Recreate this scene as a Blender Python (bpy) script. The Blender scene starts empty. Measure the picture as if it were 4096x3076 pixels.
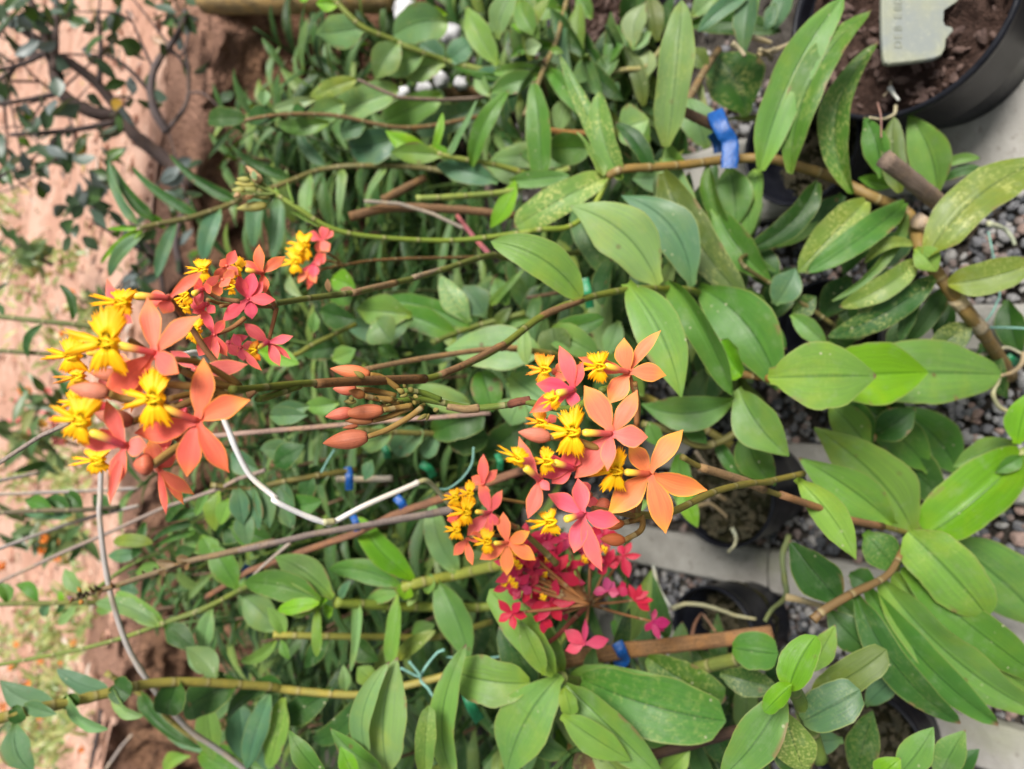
import bpy, math, random
from mathutils import Vector, Matrix, noise

R = math.radians
random.seed(11)
scene = bpy.context.scene
COL = scene.collection

# ------------------------------------------------------------------ camera, sky, sun, exposure
CAM_H, PITCH, FPX = 0.95, R(42), 3094.0
SP, CP = math.sin(PITCH), math.cos(PITCH)
FWD, UPV, RGT = Vector((0, CP, -SP)), Vector((0, SP, CP)), Vector((1, 0, 0))
CAM = Vector((0, 0, CAM_H))
cd = bpy.data.cameras.new('camera')
cam = bpy.data.objects.new('camera', cd)
COL.objects.link(cam)
cam.matrix_world = Matrix(((-UPV.x, RGT.x, -FWD.x, CAM.x), (-UPV.y, RGT.y, -FWD.y, CAM.y),
                           (-UPV.z, RGT.z, -FWD.z, CAM.z), (0, 0, 0, 1)))
cd.sensor_width = 36
cd.lens = 36 * FPX / 4096
cd.clip_start, cd.clip_end = 0.02, 200
cd.dof.use_dof = True
cd.dof.focus_distance = 0.34
cd.dof.aperture_fstop = 9.5
scene.camera = cam

SUN_EL, SUN_AZ = R(54), R(128)
world = bpy.data.worlds.new('World')
scene.world = world
world.use_nodes = True
wn, wl = world.node_tree.nodes, world.node_tree.links
sky = wn.new('ShaderNodeTexSky')
sky.sky_type = 'NISHITA'
sky.sun_disc = False
sky.sun_elevation, sky.sun_rotation = SUN_EL, SUN_AZ
sky.air_density, sky.dust_density = 1.0, 3.0
hs = wn.new('ShaderNodeHueSaturation')
hs.inputs['Saturation'].default_value = 0.28
wl.new(sky.outputs[0], hs.inputs['Color'])
wl.new(hs.outputs[0], wn['Background'].inputs['Color'])
wn['Background'].inputs['Strength'].default_value = 0.075
sl = bpy.data.lights.new('sun', 'SUN')
sl.energy, sl.angle, sl.color = 3.2, R(22), (1, .96, .9)
sun = bpy.data.objects.new('sun', sl)
COL.objects.link(sun)
sd = Vector((math.sin(SUN_AZ) * math.cos(SUN_EL), math.cos(SUN_AZ) * math.cos(SUN_EL), math.sin(SUN_EL)))
sun.rotation_euler = sd.to_track_quat('Z', 'Y').to_euler()
scene.view_settings.view_transform = 'Standard'
scene.view_settings.look = 'None'
scene.view_settings.exposure = 0.82
scene.view_settings.gamma = 1
scene.cycles.max_bounces = 8
scene.cycles.transmission_bounces = 6
scene.cycles.use_denoising = True

# ------------------------------------------------------------------ pixel -> place
TX, TY, K = [0, 1000, 2000, 3000], [0, 1000, 1976], 0.6623


def uv(tile, x, y):
    return TX[int(tile[0])] + x * K, TY[int(tile[1])] + y * K


def ray(u, v):
    return FWD - UPV * ((u - 2048) / FPX) + RGT * ((1538 - v) / FPX)


def at(u, v, Y):
    """the point that stands Y metres in front of the lens foot, seen at pixel u, v"""
    r = ray(u, v)
    d = Y / r.y
    if CAM_H + r.z * d < 0.006:
        d = (0.006 - CAM_H) / r.z
    return CAM + r * d


def depth(p):
    return (p - CAM).dot(FWD)


def atd(u, v, d):
    r = ray(u, v)
    if CAM_H + r.z * d < 0.004:
        d = (0.004 - CAM_H) / r.z
    return CAM + r * d


def ground(u, v, z=0.0):
    r = ray(u, v)
    return CAM + r * ((z - CAM_H) / r.z)


# ------------------------------------------------------------------ node helpers
def mat(name):
    m = bpy.data.materials.new(name)
    m.use_nodes = True
    n, l = m.node_tree.nodes, m.node_tree.links
    return m, n, l, n['Principled BSDF']


class NB:
    """small helper that writes node graphs"""

    def __init__(self, n, l):
        self.n, self.l = n, l

    def put(self, sock, v):
        if hasattr(v, 'is_linked') or hasattr(v, 'links'):
            self.l.new(v, sock)
        else:
            sock.default_value = v

    def math(self, op, a, b=0.5, clamp=False):
        m = self.n.new('ShaderNodeMath')
        m.operation, m.use_clamp = op, clamp
        self.put(m.inputs[0], a)
        self.put(m.inputs[1], b)
        return m.outputs[0]

    def ramp(self, v, lo, hi, a=0.0, b=1.0):
        m = self.n.new('ShaderNodeMapRange')
        m.interpolation_type = 'SMOOTHSTEP'
        self.put(m.inputs[0], v)
        for i, x in enumerate((lo, hi, a, b)):
            m.inputs[i + 1].default_value = x
        return m.outputs[0]

    def mix(self, f, a, b, blend='MIX'):
        m = self.n.new('ShaderNodeMix')
        m.data_type, m.blend_type = 'RGBA', blend
        self.put(m.inputs[0], f)
        for s, c in ((6, a), (7, b)):
            if isinstance(c, tuple):
                m.inputs[s].default_value = (*c[:3], 1)
            else:
                self.l.new(c, m.inputs[s])
        return m.outputs[2]

    def noise(self, vec, scale, detail=3, rough=.55, out=0):
        m = self.n.new('ShaderNodeTexNoise')
        m.inputs['Scale'].default_value = scale
        m.inputs['Detail'].default_value = detail
        m.inputs['Roughness'].default_value = rough
        if vec is not None:
            self.l.new(vec, m.inputs['Vector'])
        return m.outputs[out]

    def voro(self, vec, scale, feature='F1', out=0):
        m = self.n.new('ShaderNodeTexVoronoi')
        m.feature = feature
        m.inputs['Scale'].default_value = scale
        if vec is not None:
            self.l.new(vec, m.inputs['Vector'])
        return m.outputs[out]

    def mapping(self, vec, scale):
        m = self.n.new('ShaderNodeMapping')
        m.inputs['Scale'].default_value = scale
        self.l.new(vec, m.inputs['Vector'])
        return m.outputs[0]

    def bump(self, h, strength, dist=.001):
        m = self.n.new('ShaderNodeBump')
        m.inputs['Strength'].default_value = strength
        m.inputs['Distance'].default_value = dist
        self.l.new(h, m.inputs['Height'])
        return m.outputs[0]


def geo(n):
    return n.new('ShaderNodeNewGeometry').outputs['Position']


def add_translucent(m, n, l, bsdf, color, fac):
    tr = n.new('ShaderNodeBsdfTranslucent')
    l.new(color, tr.inputs['Color'])
    mx = n.new('ShaderNodeMixShader')
    mx.inputs[0].default_value = fac
    l.new(bsdf.outputs[0], mx.inputs[1])
    l.new(tr.outputs[0], mx.inputs[2])
    l.new(mx.outputs[0], n['Material Output'].inputs['Surface'])


def make_leaf_mat(name, island=False):
    m, n, l, b = mat(name)
    nb = NB(n, l)
    u = n.new('ShaderNodeUVMap')
    sep = n.new('ShaderNodeSeparateXYZ')
    l.new(u.outputs[0], sep.inputs[0])
    s, t = sep.outputs[0], sep.outputs[1]
    pos = geo(n)
    if island:
        rnd = n.new('ShaderNodeNewGeometry').outputs['Random Per Island']
        cr = n.new('ShaderNodeValToRGB')
        e = cr.color_ramp.elements
        e[0].position, e[0].color = 0, (.012, .04, .010, 1)
        e[1].position, e[1].color = 1, (.15, .22, .05, 1)
        for p_, c_ in ((.3, (.025, .075, .018, 1)), (.55, (.05, .12, .035, 1)), (.8, (.085, .16, .065, 1))):
            x = e.new(p_)
            x.color = c_
        l.new(rnd, cr.inputs[0])
        base, mott = cr.outputs[0], 0.12
    else:
        oi = n.new('ShaderNodeObjectInfo')
        base, mott = oi.outputs['Color'], oi.outputs['Alpha']
        rnd = oi.outputs['Random']
    c = nb.math('ABSOLUTE', nb.math('SUBTRACT', s, .5))            # 0 on the midrib, .5 at the edge
    # long fine veins
    vv = n.new('ShaderNodeCombineXYZ')
    l.new(nb.math('MULTIPLY', s, 26.0), vv.inputs[0])
    l.new(nb.math('MULTIPLY', t, 1.3), vv.inputs[1])
    l.new(nb.math('MULTIPLY', rnd, 40.0), vv.inputs[2])
    vein = nb.noise(vv.outputs[0], 1.6, 2)
    col = nb.mix(nb.ramp(vein, .3, .7, .0, .62), base, nb.mix(1.0, base, (1.3, 1.35, .9), 'MULTIPLY'))
    # big soft patches: yellower and darker areas of the blade
    patch = nb.noise(pos, 34, 3)
    col = nb.mix(nb.ramp(patch, .45, .75, 0, .55), col, nb.mix(1.0, base, (1.75, 1.3, .75), 'MULTIPLY'))
    patch2 = nb.noise(pos, 15, 2)
    col = nb.mix(nb.ramp(patch2, .5, .8, 0, .55), col, nb.mix(1.0, base, (.62, .7, .75), 'MULTIPLY'))
    # yellow-green at the foot of the blade
    col = nb.mix(nb.ramp(t, .2, 0, 0, .5), col, nb.mix(1.0, base, (1.9, 1.45, .7), 'MULTIPLY'))
    # pale thin margin
    col = nb.mix(nb.ramp(c, .462, .495, 0, .65), col, (.25, .29, .08))
    # dark midrib line, with the shade of its groove painted in
    col = nb.mix(nb.ramp(c, .034, .008, 0, .62), col, nb.mix(1.0, base, (.38, .48, .42), 'MULTIPLY'))
    # pale speckles, scale-insect marks
    sv = n.new('ShaderNodeCombineXYZ')
    l.new(nb.math('MULTIPLY', s, 11.0), sv.inputs[0])
    l.new(nb.math('MULTIPLY', t, 24.0), sv.inputs[1])
    l.new(nb.math('MULTIPLY', rnd, 61.0), sv.inputs[2])
    sp = nb.noise(sv.outputs[0], 1.1, 5, .68)
    dust = nb.noise(pos, 70, 5, .7)
    col = nb.mix(nb.ramp(dust, .5, .78, 0, .30), col, (.24, .30, .19))
    spot = nb.math('MULTIPLY', nb.ramp(sp, .47, .66), nb.ramp(nb.noise(pos, 42, 2), .36, .6))
    col = nb.mix(nb.math('MULTIPLY', spot, nb.math('MULTIPLY', mott, 1.0)), col, (.5, .52, .17))
    # a few tiny brown and pale scars on every blade
    sc = nb.voro(pos, 95)
    col = nb.mix(nb.math('MULTIPLY', nb.ramp(sc, .13, .06), nb.ramp(nb.noise(pos, 21, 1), .5, .64, 0, .8)), col, (.42, .42, .26))
    sc2 = nb.voro(pos, 38)
    col = nb.mix(nb.math('MULTIPLY', nb.ramp(sc2, .12, .07), nb.ramp(nb.noise(pos, 9, 1), .5, .62, 0, .75)), col, (.13, .085, .035))
    em = nb.math('MULTIPLY', nb.ramp(c, .36, .49), nb.ramp(nb.noise(pos, 33, 3, .6), .60, .67))
    col = nb.mix(nb.math('MULTIPLY', em, .85), col, (.21, .14, .065))
    # dry tips on some blades
    dry = nb.math('MULTIPLY', nb.ramp(t, .955, .995), nb.ramp(nb.math('FRACT', nb.math('MULTIPLY', rnd, 7.31)), .55, .6))
    col = nb.mix(dry, col, (.16, .10, .06))
    # dull paler underside
    bf = n.new('ShaderNodeNewGeometry').outputs['Backfacing']
    col = nb.mix(nb.math('MULTIPLY', bf, .55), col, nb.mix(.35, base, (.14, .21, .10)))
    l.new(col, b.inputs['Base Color'])
    b.inputs['Roughness'].default_value = .36
    l.new(nb.ramp(nb.noise(pos, 50, 3), .3, .7, .36, .54), b.inputs['Roughness'])
    b.inputs['Specular IOR Level'].default_value = .3
    h0 = nb.math('MULTIPLY', nb.ramp(c, .05, 0), -1.6)
    h = nb.math('ADD', nb.math('ADD', h0, nb.math('MULTIPLY', vein, .6)), nb.math('MULTIPLY', nb.noise(pos, 420, 2), .35))
    l.new(nb.bump(h, .35, .0009), b.inputs['Normal'])
    add_translucent(m, n, l, b, nb.mix(1.0, col, (1.7, 1.6, .5), 'MULTIPLY'), .24)
    return m


def make_petal_mat():
    m, n, l, b = mat('petal')
    nb = NB(n, l)
    oi = n.new('ShaderNodeObjectInfo')
    base = oi.outputs['Color']
    u = n.new('ShaderNodeUVMap')
    sep = n.new('ShaderNodeSeparateXYZ')
    l.new(u.outputs[0], sep.inputs[0])
    s, t = sep.outputs[0], sep.outputs[1]
    pos = geo(n)
    c = nb.math('ABSOLUTE', nb.math('SUBTRACT', s, .5))
    vv = n.new('ShaderNodeCombineXYZ')
    l.new(nb.math('MULTIPLY', s, 22.0), vv.inputs[0])
    l.new(nb.math('MULTIPLY', t, 1.0), vv.inputs[1])
    l.new(nb.math('MULTIPLY', oi.outputs['Random'], 30.0), vv.inputs[2])
    vein = nb.noise(vv.outputs[0], 1.5, 2)
    col = nb.mix(nb.ramp(vein, .35, .7, 0, .6), base, nb.mix(1.0, base, (.84, .66, .8), 'MULTIPLY'))
    warm = nb.mix(1.0, base, (1.06, 1.9, .55), 'MULTIPLY')
    col = nb.mix(nb.math('MULTIPLY', nb.ramp(c, .42, .497, 0, .8), oi.outputs['Alpha']), col, warm)
    tip = nb.math('MULTIPLY', nb.ramp(t, .55, 1.0, 0, .8), nb.ramp(nb.noise(pos, 55, 2), .3, .7))
    col = nb.mix(nb.math('MULTIPLY', tip, oi.outputs['Alpha']), col, warm)
    col = nb.mix(nb.ramp(t, .16, 0, 0, .5), col, nb.mix(1.0, base, (.7, .45, .9), 'MULTIPLY'))
    l.new(col, b.inputs['Base Color'])
    b.inputs['Roughness'].default_value = .45
    b.inputs['Specular IOR Level'].default_value = .3
    b.inputs['Sheen Weight'].default_value = .05
    l.new(nb.bump(nb.math('ADD', vein, nb.math('MULTIPLY', nb.noise(pos, 900, 2), .4)), .25, .0006), b.inputs['Normal'])
    add_translucent(m, n, l, b, col, .22)
    return m


def make_lip_mat():
    m, n, l, b = mat('lip')
    nb = NB(n, l)
    oi = n.new('ShaderNodeObjectInfo')
    u = n.new('ShaderNodeUVMap')
    sep = n.new('ShaderNodeSeparateXYZ')
    l.new(u.outputs[0], sep.inputs[0])
    rr = sep.outputs[0]
    base = oi.outputs['Color']
    col = nb.mix(nb.ramp(rr, .15, .8), nb.mix(.75, base, (1.0, .70, .008)), base)
    ang = sep.outputs[1]
    vv = n.new('ShaderNodeCombineXYZ')
    l.new(nb.math('MULTIPLY', ang, 90.0), vv.inputs[0])
    l.new(rr, vv.inputs[1])
    st = nb.noise(vv.outputs[0], 1.2, 2)
    col = nb.mix(nb.ramp(st, .45, .75, 0, .13), col, nb.mix(1.0, base, (.95, .7, .6), 'MULTIPLY'))
    l.new(col, b.inputs['Base Color'])
    b.inputs['Roughness'].default_value = .5
    b.inputs['Specular IOR Level'].default_value = .25
    l.new(nb.bump(st, .1, .0005), b.inputs['Normal'])
    add_translucent(m, n, l, b, col, .22)
    return m


def make_column_mat():
    m, n, l, b = mat('column')
    nb = NB(n, l)
    oi = n.new('ShaderNodeObjectInfo')
    u = n.new('ShaderNodeUVMap')
    sep = n.new('ShaderNodeSeparateXYZ')
    l.new(u.outputs[0], sep.inputs[0])
    col = nb.mix(nb.ramp(sep.outputs[1], .35, .85), oi.outputs['Color'], (.9, .62, .06))
    l.new(col, b.inputs['Base Color'])
    b.inputs['Roughness'].default_value = .4
    return m


def make_stem_mat(name='stem', rough=.5, grain=.5, spots=.0):
    m, n, l, b = mat(name)
    nb = NB(n, l)
    oi = n.new('ShaderNodeObjectInfo')
    base = oi.outputs['Color']
    u = n.new('ShaderNodeUVMap')
    pos = geo(n)
    g = nb.noise(nb.mapping(u.outputs[0], (18, 60, 1)), 1.0, 3)
    g2 = nb.noise(nb.mapping(u.outputs[0], (30, 3, 1)), 1.0, 3)
    col = nb.mix(nb.ramp(g2, .3, .7, 0, grain), base, nb.mix(1.0, base, (.5, .47, .5), 'MULTIPLY'))
    col = nb.mix(nb.ramp(nb.noise(pos, 45, 3), .45, .7, 0, .5), col, nb.mix(1.0, base, (1.35, 1.15, .8), 'MULTIPLY'))
    sy = n.new('ShaderNodeSeparateXYZ')
    l.new(u.outputs[0], sy.inputs[0])
    ph = nb.math('FRACT', nb.math('ADD', nb.math('MULTIPLY', sy.outputs[1], 3.3), nb.math('MULTIPLY', oi.outputs['Random'], 5.0)))
    if name == 'stem':
        col = nb.mix(nb.ramp(ph, .10, .02, 0, .75), col, nb.mix(1.0, base, (.42, .36, .4), 'MULTIPLY'))
        col = nb.mix(nb.ramp(ph, .86, .97, 0, .55), col, (.34, .29, .15))
    if spots:
        col = nb.mix(nb.ramp(nb.noise(pos, 600, 3, .7), .52, .66, 0, spots), col, (.03, .022, .015))
    l.new(col, b.inputs['Base Color'])
    b.inputs['Roughness'].default_value = rough
    b.inputs['Specular IOR Level'].default_value = .35
    l.new(nb.bump(nb.math('ADD', g2, nb.math('MULTIPLY', g, .3)), .5, .001), b.inputs['Normal'])
    return m


def make_plain(name, c, rough, c2=None, scale=40, bump=0.0, bscale=200, spec=.5):
    m, n, l, b = mat(name)
    nb = NB(n, l)
    pos = geo(n)
    if c2:
        l.new(nb.mix(nb.ramp(nb.noise(pos, scale, 4, .6), .35, .65), c, c2), b.inputs['Base Color'])
    else:
        b.inputs['Base Color'].default_value = (*c, 1)
    b.inputs['Roughness'].default_value = rough
    b.inputs['Specular IOR Level'].default_value = spec
    if bump:
        l.new(nb.bump(nb.noise(pos, bscale, 4, .65), bump, .002), b.inputs['Normal'])
    return m


M = dict(leaf=make_leaf_mat('leaf'), thicket=make_leaf_mat('thicket_leaf', True), petal=make_petal_mat(), lip=make_lip_mat(),
         column=make_column_mat(), stem=make_stem_mat(), sheath=make_stem_mat('dry_sheath', .8, .85, .5),
         wood=make_stem_mat('weathered_wood', .85, .95, .6), bud=make_stem_mat('bud', .5, .35))


# ------------------------------------------------------------------ objects
def mesh_obj(name, V, F, m, parent=None, UV=None, color=None, smooth=True):
    me = bpy.data.meshes.new(name)
    me.from_pydata([tuple(p) for p in V], [], F)
    if UV is not None:
        ul = me.uv_layers.new(name='UVMap')
        flat = [0.0] * (2 * len(me.loops))
        vi = [0] * len(me.loops)
        me.loops.foreach_get('vertex_index', vi)
        for i, k in enumerate(vi):
            flat[2 * i], flat[2 * i + 1] = UV[k]
        ul.data.foreach_set('uv', flat)
    if smooth:
        me.polygons.foreach_set('use_smooth', [True] * len(me.polygons))
    me.materials.append(m)
    me.update()
    o = bpy.data.objects.new(name, me)
    COL.objects.link(o)
    if parent is not None:
        o.parent = parent
        if parent.type == 'EMPTY':
            o.matrix_parent_inverse = Matrix.Translation(-parent.location)
    if color is not None:
        o.color = color if len(color) == 4 else (*color, 1)
    return o


def tag(o, label, cat, group=None):
    o['label'], o['category'] = label, cat
    if group:
        o['group'] = group
    return o


def thing(name, label, cat, loc, group=None):
    o = bpy.data.objects.new(name, None)
    o.empty_display_size = .02
    COL.objects.link(o)
    o.location = loc
    return tag(o, label, cat, group)


def structure(o):
    o['kind'] = 'structure'
    return o


def stuff(o):
    o['kind'] = 'stuff'
    return o


# ------------------------------------------------------------------ shapes
def smooth_line(P, sub=5):
    if len(P) < 3:
        return [P[0].lerp(P[-1], i / sub) for i in range(sub + 1)]
    Q = [P[0] * 2 - P[1]] + P + [P[-1] * 2 - P[-2]]
    out = []
    for i in range(1, len(Q) - 2):
        a, b, c, d = Q[i - 1:i + 3]
        for k in range(sub):
            t = k / sub
            out.append(.5 * ((2 * b) + (c - a) * t + (2 * a - 5 * b + 4 * c - d) * t * t + (3 * b - a - 3 * c + d) * t ** 3))
    out.append(P[-1])
    return out


def tube(P, rad, seg=8, flat=1.0, cap=True, wob=0.0, square=False):
    """P: points, rad: function of 0..1 -> radius"""
    n = len(P)
    L = [0]
    for i in range(1, n):
        L.append(L[-1] + (P[i] - P[i - 1]).length)
    tot = max(L[-1], 1e-6)
    V, F, U = [], [], []
    ref = None
    for i in range(n):
        T = (P[min(i + 1, n - 1)] - P[max(i - 1, 0)]).normalized()
        if ref is None:
            ref = T.orthogonal().normalized() if not square else (CAM - P[i]) - T * (CAM - P[i]).dot(T)
            ref.normalize()
        ref = (ref - T * ref.dot(T)).normalized()
        bi = T.cross(ref)
        t = L[i] / tot
        r = rad(t)
        for k in range(seg):
            a = 2 * math.pi * k / seg
            q = 1.0
            if square:
                q = 1 / max(abs(math.cos(a)), abs(math.sin(a))) * .93
            if wob:
                q *= 1 + wob * noise.noise(P[i] * 90 + Vector((k * 3.1, 0, 0)))
            V.append(P[i] + ref * (math.cos(a) * r * q * flat) + bi * (math.sin(a) * r * q))
            U.append((k / seg, L[i] * 10))
    for i in range(n - 1):
        for k in range(seg):
            k2 = (k + 1) % seg
            F.append((i * seg + k, i * seg + k2, (i + 1) * seg + k2, (i + 1) * seg + k))
    if cap:
        F.append(tuple(range(seg - 1, -1, -1)))
        F.append(tuple((n - 1) * seg + k for k in range(seg)))
    return V, F, U


def prof(shape, t):
    if shape == 'ell':
        w = math.sin(math.pi * t ** .94) ** .82 * (1 - .22 * t ** 5)
    elif shape == 'lan':
        w = (t ** .5) * (1 - t) ** .62 * 2.12
    elif shape == 'rou':
        w = (t ** .42) * (1 - t) ** .36 * 1.72
    elif shape == 'nar':
        w = min(1, t * 6 + .35) * (1 - t) ** .55 * 1.02
    elif shape == 'tep':
        w = math.sin(math.pi * min(1, t ** 1.06)) ** .9 * (1 - .35 * t ** 8)
        if t < .25:
            w = max(w, .34)
    elif shape == 'ova':
        w = (t ** .38) * (1 - t) ** .5 * 1.75
    else:
        w = math.sin(math.pi * t)
    return min(w, 1.0)


def blade(B, T, width, N, shape='ell', bow=0.0, arch=0.0, fold=0.15, cup=0.0, roll=0.0, nt=16, ns=8, base=.28, twist=0.0, ripple=.0, seed=0, droop=0.0):
    A = T - B
    L = A.length
    A = A / L
    N = (N - A * N.dot(A)).normalized()
    N = (Matrix.Rotation(R(roll), 3, A) @ N).normalized()
    S = A.cross(N).normalized()
    V, F, U = [], [], []
    for i in range(nt + 1):
        t = i / nt
        q = 4 * t * (1 - t)
        c = B + A * (L * t) + S * (bow * L * q) + N * (arch * L * q)
        ang = R(twist) * (t - .3)
        S2 = S * math.cos(ang) + N * math.sin(ang)
        N2 = N * math.cos(ang) - S * math.sin(ang)
        w = prof(shape, t)
        if shape != 'tep' and t < .5:
            w = max(w, base * (1 - t / .5) ** .5 if t > 0 else base)
        if i == nt:
            w = .03
        w *= width / 2
        ff = fold * (1.25 - .6 * t)
        if t < .15:
            ff += (.15 - t) * 4.0 * (shape != 'tep')
        for k in range(ns + 1):
            s = 2 * k / ns - 1
            z = ff * abs(s) ** 1.05 * w + cup * s * s * w
            if ripple:
                z += ripple * L * (abs(s) ** 2) * noise.noise(Vector((t * 3.3, s * .8 + seed, seed * 1.7)))
                x = w * s * (1 + .13 * noise.noise(Vector((t * 4, seed + (3 if s > 0 else 0), 5))) + .035 * noise.noise(Vector((t * 17, seed + (3 if s > 0 else 0), 9))))
            else:
                x = w * s
            V.append(c + S2 * x * math.cos(min(ff, 1.2) * .6) + N2 * z)
            U.append(((s + 1) / 2, t))
    for i in range(nt):
        for k in range(ns):
            a = i * (ns + 1) + k
            F.append((a, a + 1, a + ns + 2, a + ns + 1))
    return V, F, U


TONE = dict(g=(.062, .160, .026), l=(.140, .255, .045), d=(.026, .080, .016), p=(.140, .245, .095), b=(.068, .150, .080),
            y=(.130, .200, .040), n=(.115, .270, .014), o=(.075, .115, .026), k=(.020, .060, .020), w=(.20, .27, .13), x=(.17, .10, .055),
            v=(.115, .225, .052))


def tint(c, amt=.15):
    k = 1 + random.uniform(-amt, amt)
    h = random.uniform(-amt, amt) * .7
    return (c[0] * k * (1 + h), c[1] * k, c[2] * k * (1 - h))


def parse_pts(txt):
    """'@20 x y [Y], x y ...' -> [(u, v, Y or None)]"""
    tile, out = '00', []
    for it in txt.replace('\n', ' ').split(','):
        w = it.split()
        if not w:
            continue
        if w[0][0] == '@':
            tile = w[0][1:]
            w = w[1:]
        u, v = uv(tile, float(w[0]), float(w[1]))
        out.append((u, v, float(w[2]) if len(w) > 2 else None))
    return out


def fill_Y(pts, Y):
    ys = [p[2] for p in pts]
    known = [i for i, y in enumerate(ys) if y is not None]
    if not known:
        return [(p[0], p[1], Y) for p in pts]
    out = []
    for i, p in enumerate(pts):
        lo = max([k for k in known if k <= i], default=known[0])
        hi = min([k for k in known if k >= i], default=known[-1])
        f = 0 if hi == lo else (i - lo) / (hi - lo)
        out.append((p[0], p[1], ys[lo] * (1 - f) + ys[hi] * f))
    return out


def near_Y(stem, u, v, Y):
    if not stem:
        return Y
    best = (1e18, Y)
    for i in range(len(stem) - 1):
        a, b = stem[i], stem[i + 1]
        dx, dy = b[0] - a[0], b[1] - a[1]
        f = max(0, min(1, ((u - a[0]) * dx + (v - a[1]) * dy) / max(dx * dx + dy * dy, 1e-6)))
        d = (a[0] + f * dx - u) ** 2 + (a[1] + f * dy - v) ** 2
        if d < best[0]:
            best = (d, a[2] * (1 - f) + b[2] * f)
    return best[1]


leaf_n = [0]


def add_leaf(parent, u0, v0, u1, v1, wpx, Y, o, name='leaf', tone='g'):
    leaf_n[0] += 1
    B = at(u0, v0, Y)
    db = depth(B)
    lpx = math.hypot(u1 - u0, v1 - v0)
    cosx = (u1 - u0) / max(lpx, 1)
    L = lpx * db / FPX
    dd = o.get('d')
    dt = db + L * (dd if dd is not None else (-.30 * cosx - .06))
    T = atd(u1, v1, dt)
    mid = (B + T) / 2
    N = (CAM - mid).normalized() + Vector((0, 0, .45))
    if o.get('flip'):
        N = -N
    roll = o.get('r', random.uniform(-16, 16))
    W = wpx * (1.06 if o.get('s', 'x') != 'lan' else 1.0) * (db + dt) / 2 / FPX / max(.45, math.cos(R(roll)))
    rat = wpx / max(lpx, 1)
    V, F, U = blade(B, T, W, N, o.get('s', 'nar' if rat < .21 else 'lan' if rat < .36 else 'ell'), o.get('b', random.uniform(-.04, .04)), o.get('a', random.uniform(.04, .13)),
                    o.get('f', random.uniform(.1, .3)) + .16, o.get('c', random.uniform(-.22, .02)), roll, twist=o.get('t', random.uniform(-14, 14)),
                    ripple=o.get('p', .035), seed=leaf_n[0] * .77)
    c = tint(TONE[o.get('k', tone)])
    ob = mesh_obj(name, V, F, M['leaf'], parent, U, (*c, o.get('m', random.choice((0, .03, .08)))))
    if 'label' in o:
        ob['label'] = o['label']
    return ob


def parse_opts(ws):
    o = {}
    for w in ws:
        k, x = w.split('=')
        o[k] = x if k in ('k', 's') else float(x)
    return o


def leaves(parent, stem, txt, Y, tone='g'):
    tile = '00'
    for line in txt.strip().split('\n'):
        w = line.split()
        if not w:
            continue
        if w[0][0] == '@':
            tile = w[0][1:]
            w = w[1:]
            if not w:
                continue
        nums = [float(x) for x in w[:5]]
        o = parse_opts(w[5:])
        u0, v0 = uv(tile, nums[0], nums[1])
        u1, v1 = uv(tile, nums[2], nums[3])
        y = o.pop('y', None) or near_Y(stem, u0, v0, Y)
        add_leaf(parent, u0, v0, u1, v1, nums[4] * K, y, o, tone=tone)


def node_rad(r0, r1, n, amt=.16):
    def f(t):
        r = r0 + (r1 - r0) * t
        x = (t * n) % 1.0
        return r * (1 + amt * max(0, 1 - min(x, 1 - x) * 14))
    return f


GREEN, YEL, BRN, TAN, GRY = (.12, .18, .025), (.30, .27, .06), (.20, .105, .04), (.33, .21, .10), (.35, .31, .26)
OLV = (.16, .14, .035)


def plant(label, Y, stem=None, r=(3.0, 2.2), lv='', tone='g', sc=GREEN, nodes=9, cat='orchid', name='orchid_cane', group='orchid canes', extra=None):
    pts = fill_Y(parse_pts(stem), Y) if stem else []
    if pts:
        P3 = [at(*p) for p in pts]
        loc = min(P3, key=lambda p: p.z)
    else:
        w = lv.split()
        t = w[0][1:]
        loc = at(*uv(t, float(w[1]), float(w[2])), Y)
    o = thing(name, label, cat, loc, group)
    if pts:
        V, F, U = tube(smooth_line(P3, 6), node_rad(r[0] / 1000, r[1] / 1000, nodes), 10, wob=.05)
        mesh_obj('stem', V, F, M['stem'], o, U, tint(sc, .05))
    if lv:
        leaves(o, pts, lv, Y, tone)
    o['_s'] = 0
    del o['_s']
    return o, pts


def part_tube(parent, name, txt, Y, r0, r1, color, m='stem', seg=9, rough=0.06, nodes=0, **kw):
    pts = fill_Y(parse_pts(txt), Y)
    P3 = smooth_line([at(*p) for p in pts], 6)
    rad = node_rad(r0 / 1000, r1 / 1000, nodes) if nodes else (lambda t: (r0 + (r1 - r0) * t) / 1000)
    V, F, U = tube(P3, rad, seg, wob=rough, **kw)
    return mesh_obj(name, V, F, M[m], parent, U, tint(color, .05))


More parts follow.
